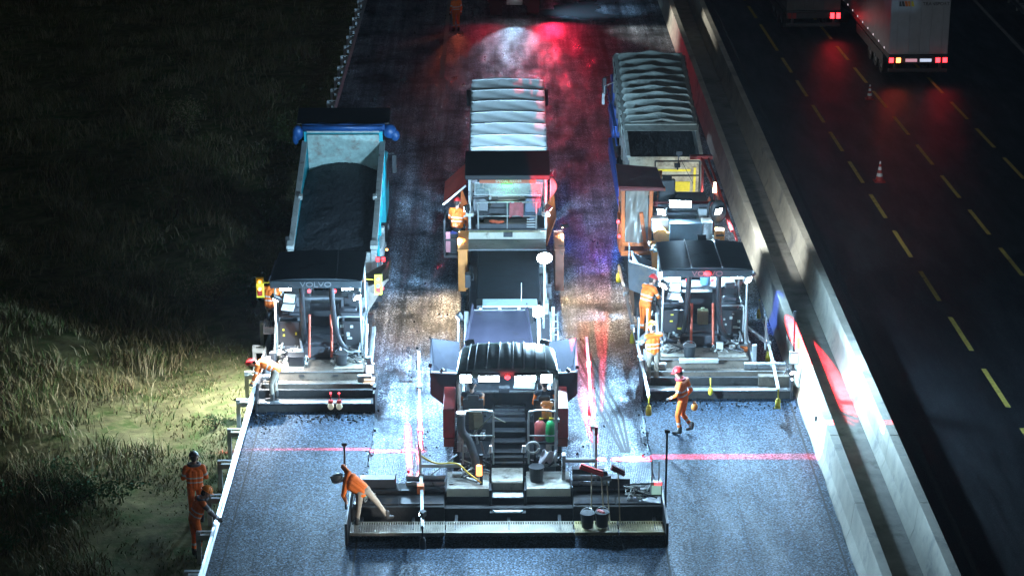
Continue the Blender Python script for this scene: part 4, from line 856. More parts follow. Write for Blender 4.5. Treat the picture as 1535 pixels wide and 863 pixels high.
m = MB(); m.b(-.72, -.42, 48.5, 48.7, 1.75, 2.2); m.box((-.5, 48.46, 2.0), (.22, .04, .34), 0, (-15, 0, 10)); m.bar((-.8, 48.4, 1.5), (-.1, 48.2, 2.3), .03); m.bar((-.2, 48.3, 2.2), (.15, 48.2, 2.05), .03); B(m, 'console', mat('console_olive', (.10, .10, .06), .5, 0, .4, 8), bevel=.012)
m = MB(); m.box((.62, 49.7, 2.42), (.55, .32, .04), 0, (25, 0, -8)); o = B(m, 'control_panel', greyd, bevel=.01); m = MB(); m.box((.62, 49.69, 2.445), (.5, .27, .012), 0, (25, 0, -8)); B(m, 'lit_panel', mat('pale_panel', (.6, .68, .7), .4, 0, .3, 12), o)
m = MB(); m.tube(curve([(-.90, 48.15, 2.30), (-.89, 48.2, 1.85), (-.72, 48.2, 1.6), (-.58, 48.1, 1.2), (-.55, 48.1, .9)]), .10, 0, 14); hp = B(m, 'exhaust_hose', mat('grey_hose', (.10, .11, .12), .45, .2, .2, 8), smooth=True); m = MB(); m.cyl((-.90, 48.15, 2.29), (-.90, 48.15, 2.34), .115); B(m, 'collar', mat('pale_collar', (.7, .6, .55), .5, 0, .1), hp)
seat(pc, 1.08, 49.35, 1.55, 1, None, True); seat(pc, -.62, 49.4, 1.55, 1, None, True)
clutter(pc, -1.0, -.15, 47.7, 48.8, .78, 9, 21, [plastic, hose_m, greyd], True); clutter(pc, .7, 1.5, 48.2, 48.8, .8, 8, 22, [plastic, plastic, hose_m], True)
rr = random.Random(5)
for k in range(14):
    m = MB(); x = rr.choice([rr.uniform(-.95, -.25), rr.uniform(.7, 1.35)]); y, z = rr.uniform(48.35, 48.8), rr.uniform(.9, 1.6)
    if k % 3: m.box((x, y, z), (rr.uniform(.06, .2), rr.uniform(.06, .2), rr.uniform(.08, .28)), 0, (0, 0, rr.uniform(-30, 30)))
    else: m.cyl((x, y, z-.15), (x+rr.uniform(-.15, .15), y+.05, z+.3), .03, None, 0, 10)
    B(m, 'valve_block' if k % 3 else 'hydraulic_ram', [silver, greyd, deckp, steel, grey, silver, hose_m][k % 7], bevel=.008)
clutter(pc, 2.9, 3.7, 46.95, 47.7, .55, 9, 23, [hose_m, hose_m, plastic], True); clutter(pc, -3.35, -2.9, 46.9, 47.5, .52, 7, 24, [hose_m, mat('green_hose', (.2, .4, .3), .5, 0, .2), plastic], True)
m = MB(); m.b(-1.85, -.9, 47.75, 47.85, 1.10, 1.18); m.bar((-1.86, 47.8, .7), (-1.86, 47.8, 1.6), .06); m.bar((2.28, 47.8, .75), (2.28, 47.8, 2.0), .055); m.bar((-1.7, 48.1, .7), (-1.0, 48.3, 1.2), .03); B(m, 'beam_arm', galv, bevel=.008)
m = MB(); m.tube([(1.54, 47.8, 1.26), (2.26, 47.8, 1.26)], .055, 0, 12); m.b(1.48, 1.56, 47.7, 47.9, .8, 1.42); B(m, 'beam_arm', silver)
m = MB(); m.bar((2.28, 47.8, 1.9), (2.28, 47.8, 2.1), .07); B(m, 'red_tip', redp)
m = MB(); m.tube(curve([(-1.9, 47.8, 1.42), (-1.5, 47.75, 1.22), (-1.0, 47.7, 1.22), (-.7, 47.6, 1.0), (-.42, 47.5, .82)]), .022, 0, 8); B(m, 'yellow_hose', mat('yellow_hose', (.72, .50, .06), .5, 0, .15), smooth=True)
ski(pc, -1.72, 44.95, -2.19, 56.2, .85, tip=False); ski(pc, 2.30, 48.3, 2.42, 57.2, .9, tip=False)
m = MB(); m.box((-1.83, 47.0, .9), (.16, .2, .2)); B(m, 'orange_joint', orange, bevel=.01)
for x, y, z0, z1 in ((-3.56, 46.75, .5, 2.12), (3.86, 46.8, .3, 2.40)):
    m = MB(); m.bar((x, y, z0), (x, y, z1), .045); m.cyl((x-.06, y, z1), (x+.06, y, z1), .04); B(m, 'end_pole', plastic)
m = MB(); m.b(3.80, 3.86, 45.7, 48.3, .06, .60); m.b(-3.52, -3.46, 45.7, 48.3, .06, .60); B(m, 'end_gate', steel_dark, bevel=.01, each=True)
m = MB(); m.box((3.66, 47.1, .86), (.28, .14, .34)); m.bar((3.56, 47.15, 1.0), (3.56, 47.15, 1.55), .03); m.bar((3.72, 47.15, 1.0), (3.72, 47.15, 1.5), .03); o = B(m, 'control_box', silver, bevel=.02); m = MB(); m.box((3.66, 47.02, .84), (.22, .012, .22)); B(m, 'lit_panel', emit('green_panel_lit', (.45, .8, .7), .6), o); m = MB(); m.box((3.70, 47.02, 1.0), (.16, .02, .07)); B(m, 'red_lamp', E_RED2, o)
m = MB(); m.bar((-.42, 47.55, .76), (-.42, 47.6, 1.45), .07); m.cyl((-.42, 47.6, 1.45), (-.42, 47.6, 1.5), .05); bc = B(m, 'beacon_post', plastic); m = MB(); m.cyl((-.47, 47.5, 1.02), (-.47, 47.5, 1.26), .075, .07); B(m, 'beacon', emit('orange_beacon_lit', (1, .35, .12), 3), bc)
m = MB(); m.bar((-1.0, 47.9, .85), (-.5, 47.55, .82), .06); m.box((-1.0, 47.9, .86), (.22, .16, .1)); m.b(-1.18, -1.08, 47.5, 47.55, .77, .80); B(m, 'tool_arm', silver, bevel=.008)

work_light(pc, (-1.76, 45.3, 1.05), (-3.3, 46.3, 1.15), .12, .09, 170, WHITE, 120)  # added lamp on the levelling beam, brightens the leaning worker
# things lying on or hung from the middle paver
def cyl_bottle(label, x, y, z, m_, r=.095, h=.5):
    a = MB(); a.tube([(0, 0, 0), (0, 0, .03), (0, 0, h*.78), (0, 0, h*.9), (0, 0, h*.95)], [r*.9, r, r, r*.6, r*.3], 0, 20); o = a.build('gas_cylinder', m_, smooth=True); o.location = (x, y, z); tag(o, label, 'gas cylinder')
    c = MB(); c.cyl((0, 0, h*.95), (0, 0, h*1.06), .028); c.box((.03, 0, h*1.02), (.1, .03, .03)); c.build('valve', yellow, o, world=False); return o
m = MB(); m.b(.8, 1.32, 48.2, 48.6, 1.5, 1.54); m.bar((.85, 48.4, 1.0), (.85, 48.4, 1.5), .05); m.bar((1.28, 48.4, 1.0), (1.28, 48.4, 1.5), .05); B(m, 'cylinder_shelf', plastic)
cyl_bottle('red gas cylinder on the right side of the middle paver', .97, 48.4, 1.54, mat('faded_red', (.50, .10, .09), .45, 0, .2, 6), .13, .52); cyl_bottle('green gas cylinder next to the red one on the middle paver', 1.21, 48.3, 1.543, mat('bottle_green', (.02, .30, .09), .4, 0, .15, 6), .11, .56)
m = MB(); m.tube([(.14*math.cos(a), .02*math.sin(3*a), .14*math.sin(a)) for a in np.linspace(0, 6.28, 25)], .03, 0, 8); o = m.build('hose_coil', mat('white_hose', (.55, .55, .52), .5, 0, .2), smooth=True); o.location = (.80, 48.12, 1.45); tag(o, 'pale coiled hose hanging left of the red gas cylinder', 'hose')
m = MB(); m.grid(lambda u, v: Vector((.34*u-.1*v, .05*math.sin(9*u+3*v), -.36*v*(1-.25*u)+.03*math.sin(14*u))), 14, 10); o = m.build('cloth', mat('white_rag', (.72, .70, .74), .7, 0, .15, 6), smooth=True, solid=.008); o.location = (1.02, 47.98, 1.42); tag(o, 'white rag hung behind the right deck box of the middle paver', 'cloth')
m = MB(); m.tube([(0, 0, 0), (0, 0, .36)], [.15, .18], 0, 18); m.tube([(0, 0, .34), (0, 0, .365)], [.19, .19], 0, 18); o = m.build('bin', plastic); o.location = (.88, 47.75, .767); tag(o, 'black bin standing on the right deck box of the middle paver', 'bin')
bucket('black bucket standing on the walkway, left of its bucket pair', 2.02, 46.1, .335, .16, .34); b_ = bucket('bucket with red contents on the walkway, right of its bucket pair', 2.36, 46.15, .335, .16, .34)
m = MB()
for k in range(7): m.sph((random.uniform(-.09, .09), random.uniform(-.09, .09), .36), (.05, .04, .03), 0, 8, 6)
m.build('red_content', redp, b_, world=False, smooth=True)
def broom(label, x, y, z, top, head, m_, hw=.5, rot=0, name='broom'):
    o = thing(name, label, 'broom', (x, y, z), 0, 'tools leaning on the middle screed')
    a = MB(); a.tube([(0, 0, 0), top], .016, 0, 8); a.build('handle', mat('wood_handle', (.30, .22, .13), .6, 0, .3, 6), o, world=False)
    a = MB(); a.box(top, (hw, .09, .08), 0, (10, rot, 0)); a.box((top[0], top[1]+.02, top[2]+.04), (hw*.94, .07, .08), 0, (10, rot, 0)); a.build('head', m_, o, world=False, bevel=.01); return o
broom('broom with the bright red tilted head above the walkway buckets', 2.12, 46.25, .34, (.02, .7, 1.02), 0, mat('bright_red_brush', (.75, .05, .04), .5, 0, .2), .58, 20)
broom('broom with the dull dark red head, standing right of the red one', 2.78, 46.25, .34, (-.03, .6, 1.05), 0, mat('dull_red_brush', (.22, .03, .035), .6, 0, .2), .36, 28)
broom('narrow scraper leaning between the two red brooms', 2.55, 46.3, .34, (-.06, .62, .82), 0, steel, .22, -8, 'scraper'); broom('plain rake leaning close behind the two buckets', 2.42, 46.5, .34, (-.05, .5, .92), 0, steel_dark, .3, 12, 'rake')
m = MB()
for k, (dx, dz) in enumerate(((-.05, 0), (.05, .02))): m.tube([(dx, 0, -.02), (dx, 0, .3)], [.075, .07], 0, 12); m.sph((dx, .02, .32), (.11, .06, .09), 0, 12, 8)
o = m.build('hard_hat', orange_l, smooth=True); o.location = (1.14, 48.72, 1.98); tag(o, 'orange and yellow safety gear heaped behind the gas cylinders', 'safety gear')

# ------------------------------------------------------------------ middle material feeder with the black roof
fd = thing('material_feeder', 'dark material feeder with a black roof and orange banner under the white covered truck', 'material feeder', (.28, 57, 0), 0, 'material feeders between trucks and pavers')
F_ = lambda mb, name, m_, par=fd, **k: mb.build(name, m_, par, **k)
m = MB(); m.b(-.85, 1.42, 57.6, 66.5, .45, 1.35); F_(m, 'feeder_body', greyd, bevel=.03); m = MB(); m.prism([(57.4, 1.30), (63.7, 1.35), (63.72, 1.64), (62.4, 1.70), (57.4, 1.88)], 'x', -.62, 1.16); F_(m, 'conveyor_cover', mat('blue_black_steel', (.006, .011, .016), .75, 0, .4, 2.5, spec=.12), bevel=.03)
m = MB(); m.b(-.92, 1.44, 63.72, 63.86, .95, 1.64); m.prism([(62.6, 1.69), (63.72, 1.64), (63.72, 1.69), (62.6, 1.74)], 'x', -.9, 1.42); hd = F_(m, 'rear_hood', grey, bevel=.01)
m = MB(); m.prism([(.28-.36, 1.50), (.28, 1.36), (.28+.36, 1.50), (.28, 1.64)], 'y', 63.70, 63.716); dm = F_(m, 'diamond_sign', yellow, hd); text('COLAS', .13, plastic, dm, (.28, 63.694, 1.50), (90, 0, 0))
m = MB(); m.b(-.98, 1.44, 63.70, 63.92, 1.70, 1.92); cb = F_(m, 'cream_beam', cream, bevel=.02); m = MB(); m.b(.14, .42, 63.60, 63.70, 1.80, 1.94); m.b(.18, .38, 63.55, 63.62, 1.84, 1.9); F_(m, 'camera_box', greyd, cb, bevel=.01)
m = MB(); m.b(-.95, 1.45, 63.92, 65.7, 1.88, 1.95); m.b(-.7, 1.2, 64.0, 64.15, 1.95, 2.1); F_(m, 'platform', greyd, bevel=.01)
m = MB(); m.tube(curve([(-.62, 63.98, 1.95), (-.62, 63.98, 2.68), (-.55, 63.98, 2.78), (1.08, 63.98, 2.78), (1.14, 63.98, 2.70), (1.14, 63.98, 1.95)], 6), .025, 0, 8); m.bar((-.62, 63.98, 2.35), (1.14, 63.98, 2.35), .03); m.bar((.26, 63.98, 1.95), (.26, 63.98, 2.76), .035); F_(m, 'railing', silver, smooth=True)
m = MB(); m.tube(curve([(-.8, 64.2, 2.85), (-.4, 64.2, 2.85), (-.3, 64.2, 2.78), (.75, 64.2, 2.80), (.85, 64.2, 2.87), (1.3, 64.2, 2.87)], 5), .02, 0, 7); m.bar((-.05, 64.2, 2.7), (-.05, 64.2, 2.9), .04); m.bar((.62, 64.2, 2.7), (.62, 64.2, 2.9), .04); F_(m, 'cable_rail', plastic)
m = MB(); m.b(-.85, 1.35, 65.4, 65.45, 1.95, 2.95); F_(m, 'front_wall', mat('pale_cab_wall', (.34, .38, .38), .5, .1, .3, 4, dirt=.25), bevel=.01)
m = MB(); m.b(-.7, 1.2, 65.0, 65.35, 1.95, 2.55); F_(m, 'control_desk', greyd, bevel=.03)
m = MB(); m.prism([(63.9, 3.66), (65.6, 3.98), (65.6, 3.90), (64.0, 3.57), (63.9, 3.50)], 'x', -1.02, 1.56); rf = F_(m, 'roof', mat('roof_black', (.008, .008, .009), .6, 0, .3, 3), bevel=.03)
m = MB(); m.b(-.58, 1.12, 63.93, 63.96, 3.40, 3.52); bn = F_(m, 'banner', mat('banner_orange', (.50, .10, .02), .5, 0, .15), rf); text('SPECIAL FEEDER', .11, cream, bn, (.3, 63.925, 3.46), (90, 0, 0))
m = MB(); m.b(-.72, 1.3, 64.02, 64.05, 3.36, 3.40); m.b(-.72, 1.3, 64.1, 64.13, 2.96, 3.0); m.bar((-.72, 64.03, 3.38), (-.72, 64.11, 2.98), .04); m.bar((1.3, 64.03, 3.38), (1.3, 64.11, 2.98), .04); wf = F_(m, 'window_frame', silver, bevel=.006); m = MB(); m.plate([(-.72, 64.12, 3.0), (1.3, 64.12, 3.0), (1.3, 64.05, 3.36), (-.72, 64.05, 3.36)], .008); F_(m, 'window', pane, wf)
m = MB(); m.b(.10, .42, 63.86, 63.92, 3.30, 3.37); F_(m, 'green_lamp', E_GREEN, rf, bevel=.01); lamp('POINT', (.26, 63.78, 3.28), 4, (.05, 1, .1), size=.12, parent=fd)
for x in (-.88, 1.43):
    m = MB(); m.bar((x, 64.0, 1.95), (x, 64.0, 3.55), .08); m.bar((x, 65.5, 1.95), (x, 65.5, 3.9), .08); m.box((x, 63.95, 2.42), (.24, .14, .12)); F_(m, 'roof_post', silver, bevel=.01)
seat(fd, -.55, 64.75, 2.25, 1, None, True); seat(fd, 1.05, 64.75, 2.2, 1, mat('seat_blue_grey', (.10, .15, .22), .5, 0, .2), True, .6)
m = MB()
for k in range(4): m.b(.85, 1.12, 63.95, 63.97, 2.0+k*.08, 2.03+k*.08)
F_(m, 'vent', silver)
lamp('POINT', (.28, 64.9, 3.35), 45, (.8, 1, .95), size=.2, parent=fd); m = MB(); m.b(.0, .56, 64.84, 64.96, 3.53, 3.56); F_(m, 'roof_lamp', emit('cab_lamp', (.8, 1, .95), 6), rf)
m = MB(); m.b(-.45, 1.05, 56.8, 57.4, 1.92, 1.97); pt = F_(m, 'mint_plate', mat('mint_plate', (.50, .66, .60), .5, 0, .15, 5, dirt=.1), bevel=.02); m = MB(); m.b(-.62, .95, 57.0, 57.6, 1.36, 1.915); F_(m, 'conveyor_head', black, bevel=.03)
m = MB(); m.plate([(-.70, 57.0, 1.82), (.74, 57.0, 1.82), (.95, 53.3, 1.30), (-1.0, 53.3, 1.30)][::-1], .03); m.plate([(-.70, 57.0, 1.82), (-1.0, 53.3, 1.30), (-1.02, 53.3, 1.48), (-.74, 57.0, 1.98)], .03); m.plate([(.74, 57.0, 1.82), (.95, 53.3, 1.30), (.98, 53.3, 1.48), (.78, 57.0, 1.98)][::-1], .03); F_(m, 'chute', mat('chute_steel', (.085, .08, .12), .42, .35, .25, 1.6, dirt=.08))
m = MB()
for x in (-.5, .02, .55): m.cyl((x, 56.96, 1.84), (x, 56.9, 1.84), .05)
m.b(-.72, .78, 56.9, 56.95, 1.78, 1.82); F_(m, 'chute_bolt', steel)
for x0, x1 in ((-1.20, -.92), (1.66, 1.92)):
    m = MB(); m.b(x0, x1, 61.6, 63.4, .75, 2.0); m.b(x0-.02, x1+.02, 61.55, 63.45, 2.0, 2.06); F_(m, 'side_box', orange_l if x0 < 0 else mat('dusty_orange', (.26, .09, .05), .5, 0, .2, 4, dirt=.25), bevel=.02)
for x in (-.75, 1.32): track(fd, x, 57.8, 65.5, .42, .8, True)
m = MB()
for x in (1.42, 1.62): m.bar((x, 55.6, .9), (x, 57.6, 1.5), .04)
for i in range(7): m.bar((1.42, 55.7+i*.3, .93+i*.09), (1.62, 55.7+i*.3, .93+i*.09), .03)
F_(m, 'side_ladder', silver, bevel=.006)
m = MB(); m.bar((1.5, 57.5, .5), (1.5, 57.5, 1.7), .09); m.bar((-.9, 56.4, .6), (-.9, 57.6, 1.5), .12); m.bar((1.1, 56, .6), (1.1, 57.6, 1.6), .1); F_(m, 'conveyor_strut', silver, bevel=.006, each=True)
for k in range(5):
    m = MB(); x, y, z = random.choice([(1.3, 58.5, 1.5), (1.35, 60, 1.45), (-.75, 59, 1.5), (-.8, 60.5, 1.5), (1.3, 61.5, 1.5)]); m.box((x+random.uniform(-.1, .1), y+random.uniform(-.5, .5), z), (.16, .3, random.uniform(.2, .45))); m.cyl((x, y, z), (x, y+.4, z+.25), .05); F_(m, 'hydraulic_unit', [silver, greyd, hose_m, steel_dark, grey][k], bevel=.015)
m = MB(); m.tube([(1.23, 56.9, 1.3), (1.2, 54.9, 3.2), (1.19, 54.5, 3.92)], .028); m.tube([(1.06, 57.15, 1.2), (1.06, 57.15, 1.6)], .025); m.tube([(-1.1, 56.3, 1.0), (-1.1, 56.3, 1.75)], .02); m.tube([(.62, 57.2, 1.9), (.62, 57.2, 2.5)], .012); F_(m, 'light_mast', silver)
work_light(fd, (1.19, 54.45, 4.10), (1.3, 48, .8), .40, .40, 1800, COOL, 160, rnd=True); work_light(fd, (1.06, 57.05, 1.72), (1.0, 50, .3), .38, .38, 1300, COOL, 160, rnd=True); work_light(fd, (-1.1, 56.2, 1.86), (-3.6, 56.5, 0), .2, .14, 3400, COOL, 165)
work_light(fd, (1.98, 63.0, 2.3), (2.4, 62.4, 0), .16, .12, 1500, WARM, 125, E_WARM); work_light(fd, (-1.25, 62.6, 2.3), (-1.62, 61.8, 0), .16, .12, 1500, WARM, 120, E_WARM)
for x, tx in ((-1.2, -2.1), (1.95, 3.0)): lamp('SPOT', (x, 64.2, 2.2), 900, (.12, .2, 1), (tx, 66.2, 0), 26, .5, .04, parent=fd)
work_light(fd, (.28, 65.85, 3.80), (.33, 74, 3.2), .5, .12, 5200, COOL, 120)  # lamp added behind the roof to brighten the white cover
work_light(fd, (-1.0, 63.6, 2.7), (-5.2, 65.0, 1.6), .2, .14, 900, COOL, 150); work_light(fd, (1.52, 63.6, 2.7), (4, 65.0, 0), .2, .14, 500, COOL, 140)  # side lamps added to brighten the turquoise truck and the lanes
# step cage, red awning and white flap at the sides of the roof
m = MB()
for a, b in (((-1.66, 64.3, .95), (-1.66, 64.3, 2.1)), ((-1.05, 64.3, .95), (-1.05, 64.3, 2.0)), ((-1.66, 64.3, .95), (-1.05, 64.3, .95)), ((-1.66, 65.4, 1.0), (-1.66, 65.4, 2.1)), ((-1.66, 64.3, 2.1), (-1.66, 65.4, 2.1)), ((-1.66, 64.3, 1.5), (-1.05, 64.3, 1.5))): m.bar(a, b, .06)
m.b(-1.66, -1.0, 64.3, 65.5, .95, 1.0); m.b(-1.5, -1.1, 64.5, 65.3, 1.0, 1.6); m.b(-1.68, -1.64, 64.3, 65.4, 1.0, 1.9); F_(m, 'side_stand', plastic, bevel=.008); m = MB(); m.b(-1.62, -1.48, 64.28, 64.297, 1.1, 1.75); F_(m, 'pink_board', mat('pink_board', (.45, .18, .2), .5, 0, .2))
m = MB(); m.plate([(-1.68, 64.4, 2.62), (-1.0, 64.4, 3.22), (-.98, 65.5, 3.62), (-1.66, 65.5, 3.0)], .02); ra = F_(m, 'side_awning', mat('red_canvas', (.62, .07, .045), .5, 0, .2, 3)); m = MB(); m.bar((-1.69, 64.38, 2.60), (-1.0, 64.38, 3.20), .05); F_(m, 'white_edge', paper, ra)
m = MB(); m.grid(lambda u, v: Vector((1.56+.22*u*math.sin(math.pi*min(1, v*1.1+.08)), 64.0+.3*u, 3.5-.72*v-.1*u*v)), 6, 10); F_(m, 'white_flap', white_tarp, smooth=True, solid=.01)
m = MB(); m.b(-.95, 1.5, 66.5, 70.0, .35, .6); m.plate([(-.95, 66.5, .6), (-1.25, 66.6, 1.5), (-1.25, 70.0, 1.5), (-.95, 70.0, .6)], .03); m.plate([(1.5, 66.5, .6), (1.8, 66.6, 1.5), (1.8, 70.0, 1.5), (1.5, 70.0, .6)], .03); F_(m, 'receiving_hopper', orange)
m = MB(); m.grid(lambda u, v: Vector((.42*u-.02*v, .04*math.sin(8*u)+.03*math.sin(5*v), -.5*v*(1-.2*math.sin(3*u)))), 10, 10); o = m.build('jacket', mat('dusty_red_cloth', (.50, .14, .15), .75, 0, .3, 6), smooth=True, solid=.015); o.location = (.34, 63.94, 2.80); tag(o, 'dusty red jacket hanging over the feeder platform railing', 'jacket')
m = MB()
for k in range(6): m.sph((random.uniform(-.2, .2), random.uniform(-.08, .08), .04), (.11, .07, .04), 0, 10, 6)
o = m.build('work_gloves', mat('orange_cloth', (.7, .12, .05), .7, 0, .3), smooth=True); o.location = (.0, 64.08, 2.10); tag(o, 'orange red gloves lying at the edge of the feeder platform', 'gloves')

# ------------------------------------------------------------------ orange material feeder
f2 = thing('material_feeder', 'orange material feeder with a plastic-sheeted cab behind the folded-tarpaulin truck', 'material feeder', (5.2, 60, 0), 0, 'material feeders between trucks and pavers')
G_ = lambda mb, name, m_, par=f2, **k: mb.build(name, m_, par, **k)
m = MB(); m.b(4.0, 6.7, 61.8, 68.0, .4, 1.7); m.b(4.55, 6.3, 62.6, 66.5, 1.7, 2.2); m.b(4.9, 6.2, 60.2, 62, 1.0, 1.9); G_(m, 'feeder_body', steel_dark, bevel=.03)
for x in (4.2, 6.45): track(f2, x, 61.2, 67.2, .42, .8, True)
m = MB()
for a, b in (((3.68, 62.25, 1.80), (3.66, 62.2, 3.80)), ((4.46, 62.25, 1.80), (4.50, 62.2, 3.80)), ((3.68, 63.6, 1.9), (3.66, 63.6, 3.9)), ((4.80, 63.5, 1.9), (4.84, 63.5, 3.9)), ((3.62, 62.22, 1.76), (4.7, 62.22, 1.76)), ((3.66, 62.2, 2.02), (4.48, 62.2, 2.02)), ((3.64, 62.2, 3.72), (4.9, 62.2, 3.72)), ((3.66, 62.2, 1.85), (3.66, 63.6, 1.9)), ((3.66, 62.2, 2.8), (3.66, 63.6, 2.9)), ((4.36, 62.2, 1.9), (4.2, 62.2, 3.0)), ((4.84, 63.5, 3.85), (4.62, 62.25, 3.75))): m.bar(a, b, .11, .11)
m.b(3.62, 4.75, 62.15, 63.7, 1.66, 1.76); m.b(3.58, 3.66, 62.4, 63.6, 1.7, 2.6); cbn = G_(m, 'cab', orange, bevel=.012)
m = MB(); m.plate([(3.52, 62.05, 3.84), (4.86, 62.05, 3.80), (4.74, 63.5, 4.02), (3.50, 63.5, 4.12)], .05); m.b(3.54, 4.86, 62.03, 62.08, 3.70, 3.79); G_(m, 'cab_roof', mat('dark_red_panel', (.16, .018, .015), .42, 0, .2, 4), cbn, bevel=.012)
m = MB(); m.grid(lambda u, v: Vector((3.74+.66*u, 62.19+.05*math.sin(9*u+4*v)+.03*math.sin(17*u-9*v), 2.06+1.64*v)), 26, 30); m.grid(lambda u, v: Vector((3.655+.04*math.sin(8*u+5*v), 62.3+1.2*u, 2.0+1.8*v)), 16, 16); G_(m, 'plastic_sheet', foil, cbn, smooth=True)
m = MB(); m.b(5.0, 5.95, 61.4, 62.0, 2.15, 2.85); m.tube([(5.0, 61.4, 2.87), (5.95, 61.4, 2.87)], .04); G_(m, 'engine_cover', mat('blue_black_cover', (.03, .05, .06), .45, 0, .3, 3), bevel=.05)
m = MB(); m.cyl((4.75, 61.6, 2.45), (4.75, 62.0, 2.45), .22, .2); m.box((4.62, 61.7, 2.1), (.34, .3, .3)); m.box((4.95, 61.7, 2.2), (.12, .2, .7)); m.cyl((4.35, 61.6, 1.5), (4.35, 62, 1.5), .17); m.b(4.5, 4.7, 61.5, 61.9, 1.4, 2.0); m.b(6.34, 6.62, 61.5, 61.8, 1.9, 2.65); G_(m, 'pump_unit', orange_l, bevel=.02, each=True)
m = MB(); m.b(6.36, 6.60, 61.47, 61.497, 2.2, 2.35); m.b(6.36, 6.60, 61.47, 61.497, 2.48, 2.53); G_(m, 'recess', plastic)
clutter(f2, 4.4, 5.1, 61.3, 62.2, 2.0, 14, 31, [steel, hose_m, plastic, silver, steel_dark], True); clutter(f2, 5.9, 6.5, 61.3, 62.4, 2.2, 9, 32, [steel, hose_m, plastic], True)
m = MB(); m.b(4.5, 5.0, 61.9, 62.4, 2.5, 2.85); m.b(5.95, 6.25, 61.5, 62, 2.2, 2.9); m.b(5.9, 6.2, 62.2, 62.8, 2.4, 3.1); G_(m, 'valve_block', silver, bevel=.02, each=True)
m = MB()
for a, b in (((4.75, 64.4, 3.0), (4.75, 64.4, 3.95)), ((6.1, 64.4, 3.0), (6.1, 64.4, 3.95)), ((4.75, 64.4, 3.95), (6.1, 64.4, 3.95)), ((4.75, 64.4, 3.5), (6.1, 64.4, 3.5)), ((5.45, 64.4, 3.9), (5.45, 64.4, 4.2))): m.bar(a, b, .04)
m.box((5.47, 64.35, 4.22), (.18, .1, .12)); m.bar((5.45, 64.4, 4.15), (5.9, 64.2, 3.3), .012); G_(m, 'railing', plastic)
m = MB(); m.b(4.6, 6.3, 62.4, 64.6, 2.86, 2.92); m.b(4.7, 6.2, 62.35, 62.4, 3.02, 3.2); G_(m, 'platform', greyd)
seat(f2, 5.02, 63.4, 2.98, 1, None, True, .66)
m = MB(); m.bar((6.25, 65.6, 3.75), (6.85, 61.6, 2.6), .09); m.bar((6.45, 65.6, 3.75), (7.0, 61.6, 2.3), .06); m.bar((5.9, 65.6, 3.75), (6.6, 65.6, 3.75), .2, .12); m.bar((6.3, 65.5, 2.2), (6.3, 65.5, 3.8), .07); m.bar((6.55, 64.2, 1.8), (6.55, 64.2, 3.3), .06); m.b(4.6, 6.5, 62.6, 62.7, 3.05, 3.2); G_(m, 'red_frame', redp, bevel=.012)
m = MB(); m.tube(curve([(6.35, 62.2, 3.35), (6.2, 62.1, 3.3), (6.18, 62.1, 2.85), (6.35, 62.1, 2.75)]), .035, 0, 8); m.sph((6.46, 62.1, 3.05), (.24, .1, .36), 0, 16, 10); G_(m, 'mirror_lamp_shell', plastic, smooth=True)
for x, y, z, w, h, pw, tx in ((5.33, 61.95, 3.33, .62, .26, 1500, 4.6), (4.78, 61.9, 3.10, .24, .2, 4500, 1.2), (6.46, 61.95, 3.10, .2, .2, 1300, 9.5)): work_light(f2, (x, y, z), (tx, 56, .4), w, h, pw, COOL, 165)
m = MB(); m.cyl((6.5, 63.6, 3.2), (6.5, 63.6, 3.5), .06, .04); G_(m, 'beacon', E_WARM); m = MB(); m.cyl((3.56, 62.1, 2.3), (3.56, 62.05, 2.3), .05); m.cyl((3.52, 62.1, 2.75), (3.52, 62.05, 2.75), .05); G_(m, 'marker_lamp', E_RED2)
lamp('SPOT', (7.0, 61.3, 2.8), 900, (.10, .2, 1), (7.98, 60.6, .6), 24, .5, .04, parent=f2); lamp('SPOT', (3.5, 62.8, 2.4), 4000, (.05, .14, 1), (3.1, 69.5, 0), 30, .6, .04, parent=f2)
m = MB(); m.b(4.2, 6.6, 68.0, 69.2, .35, .6); m.plate([(4.2, 68, .6), (3.9, 68, 1.4), (3.9, 69.3, 1.4), (4.2, 69.3, .6)], .03); m.plate([(6.6, 68, .6), (6.9, 68, 1.4), (6.9, 69.3, 1.4), (6.6, 69.3, .6)], .03); G_(m, 'receiving_hopper', orange)
work_light(f2, (6.75, 64.6, 2.9), (8.2, 68.5, .4), .16, .12, 1500, WHITE, 120); work_light(f2, (5.6, 66.6, 3.2), (5.4, 69.4, 2.4), .14, .1, 22, (1, .97, .85), 120)  # first lamp is unseen, added to brighten the barrier wall

# ------------------------------------------------------------------ red warning-line projectors
def liner(parent, loc, target, power, along, spread=70, thin=.02):
    loc = Vector(loc); d = (Vector(target)-loc).normalized(); m = MB(); m.bar(loc-d*.12, loc-d*.01, .09); m.build('line_projector', plastic, parent, bevel=.01)
    x = Vector(along); x = (x-d*x.dot(d)).normalized(); z = -d; y = z.cross(x)
    o = lamp('SPOT', loc+d*.02, power, RED, None, spread, .15, .012, None, parent)
    o.rotation_euler = Matrix((x, y, z)).transposed().to_euler(); o.scale = (1, thin, 1)
AX, AY = (1, 0, 0), (0, 1, 0)
liner(pc, (-1.45, 50.9, 2.3), (-3.3, 51.35, 0), 90000, AX, 60, .042); liner(pc, (1.75, 50.9, 2.3), (4.2, 50.8, 0), 150000, AX, 78, .05)
liner(pc, (-1.72, 51.2, 2.3), (-2.15, 50.8, 0), 48000, (-.10, 1, 0), 104, .055); liner(pc, (1.95, 51.2, 2.3), (2.45, 55.8, 0), 60000, AY, 104, .065)
liner(pr, (6.95, 56.6, 2.9), (8.3, 56.6, .95), 17000, (0, 1, -.10), 92, .10)

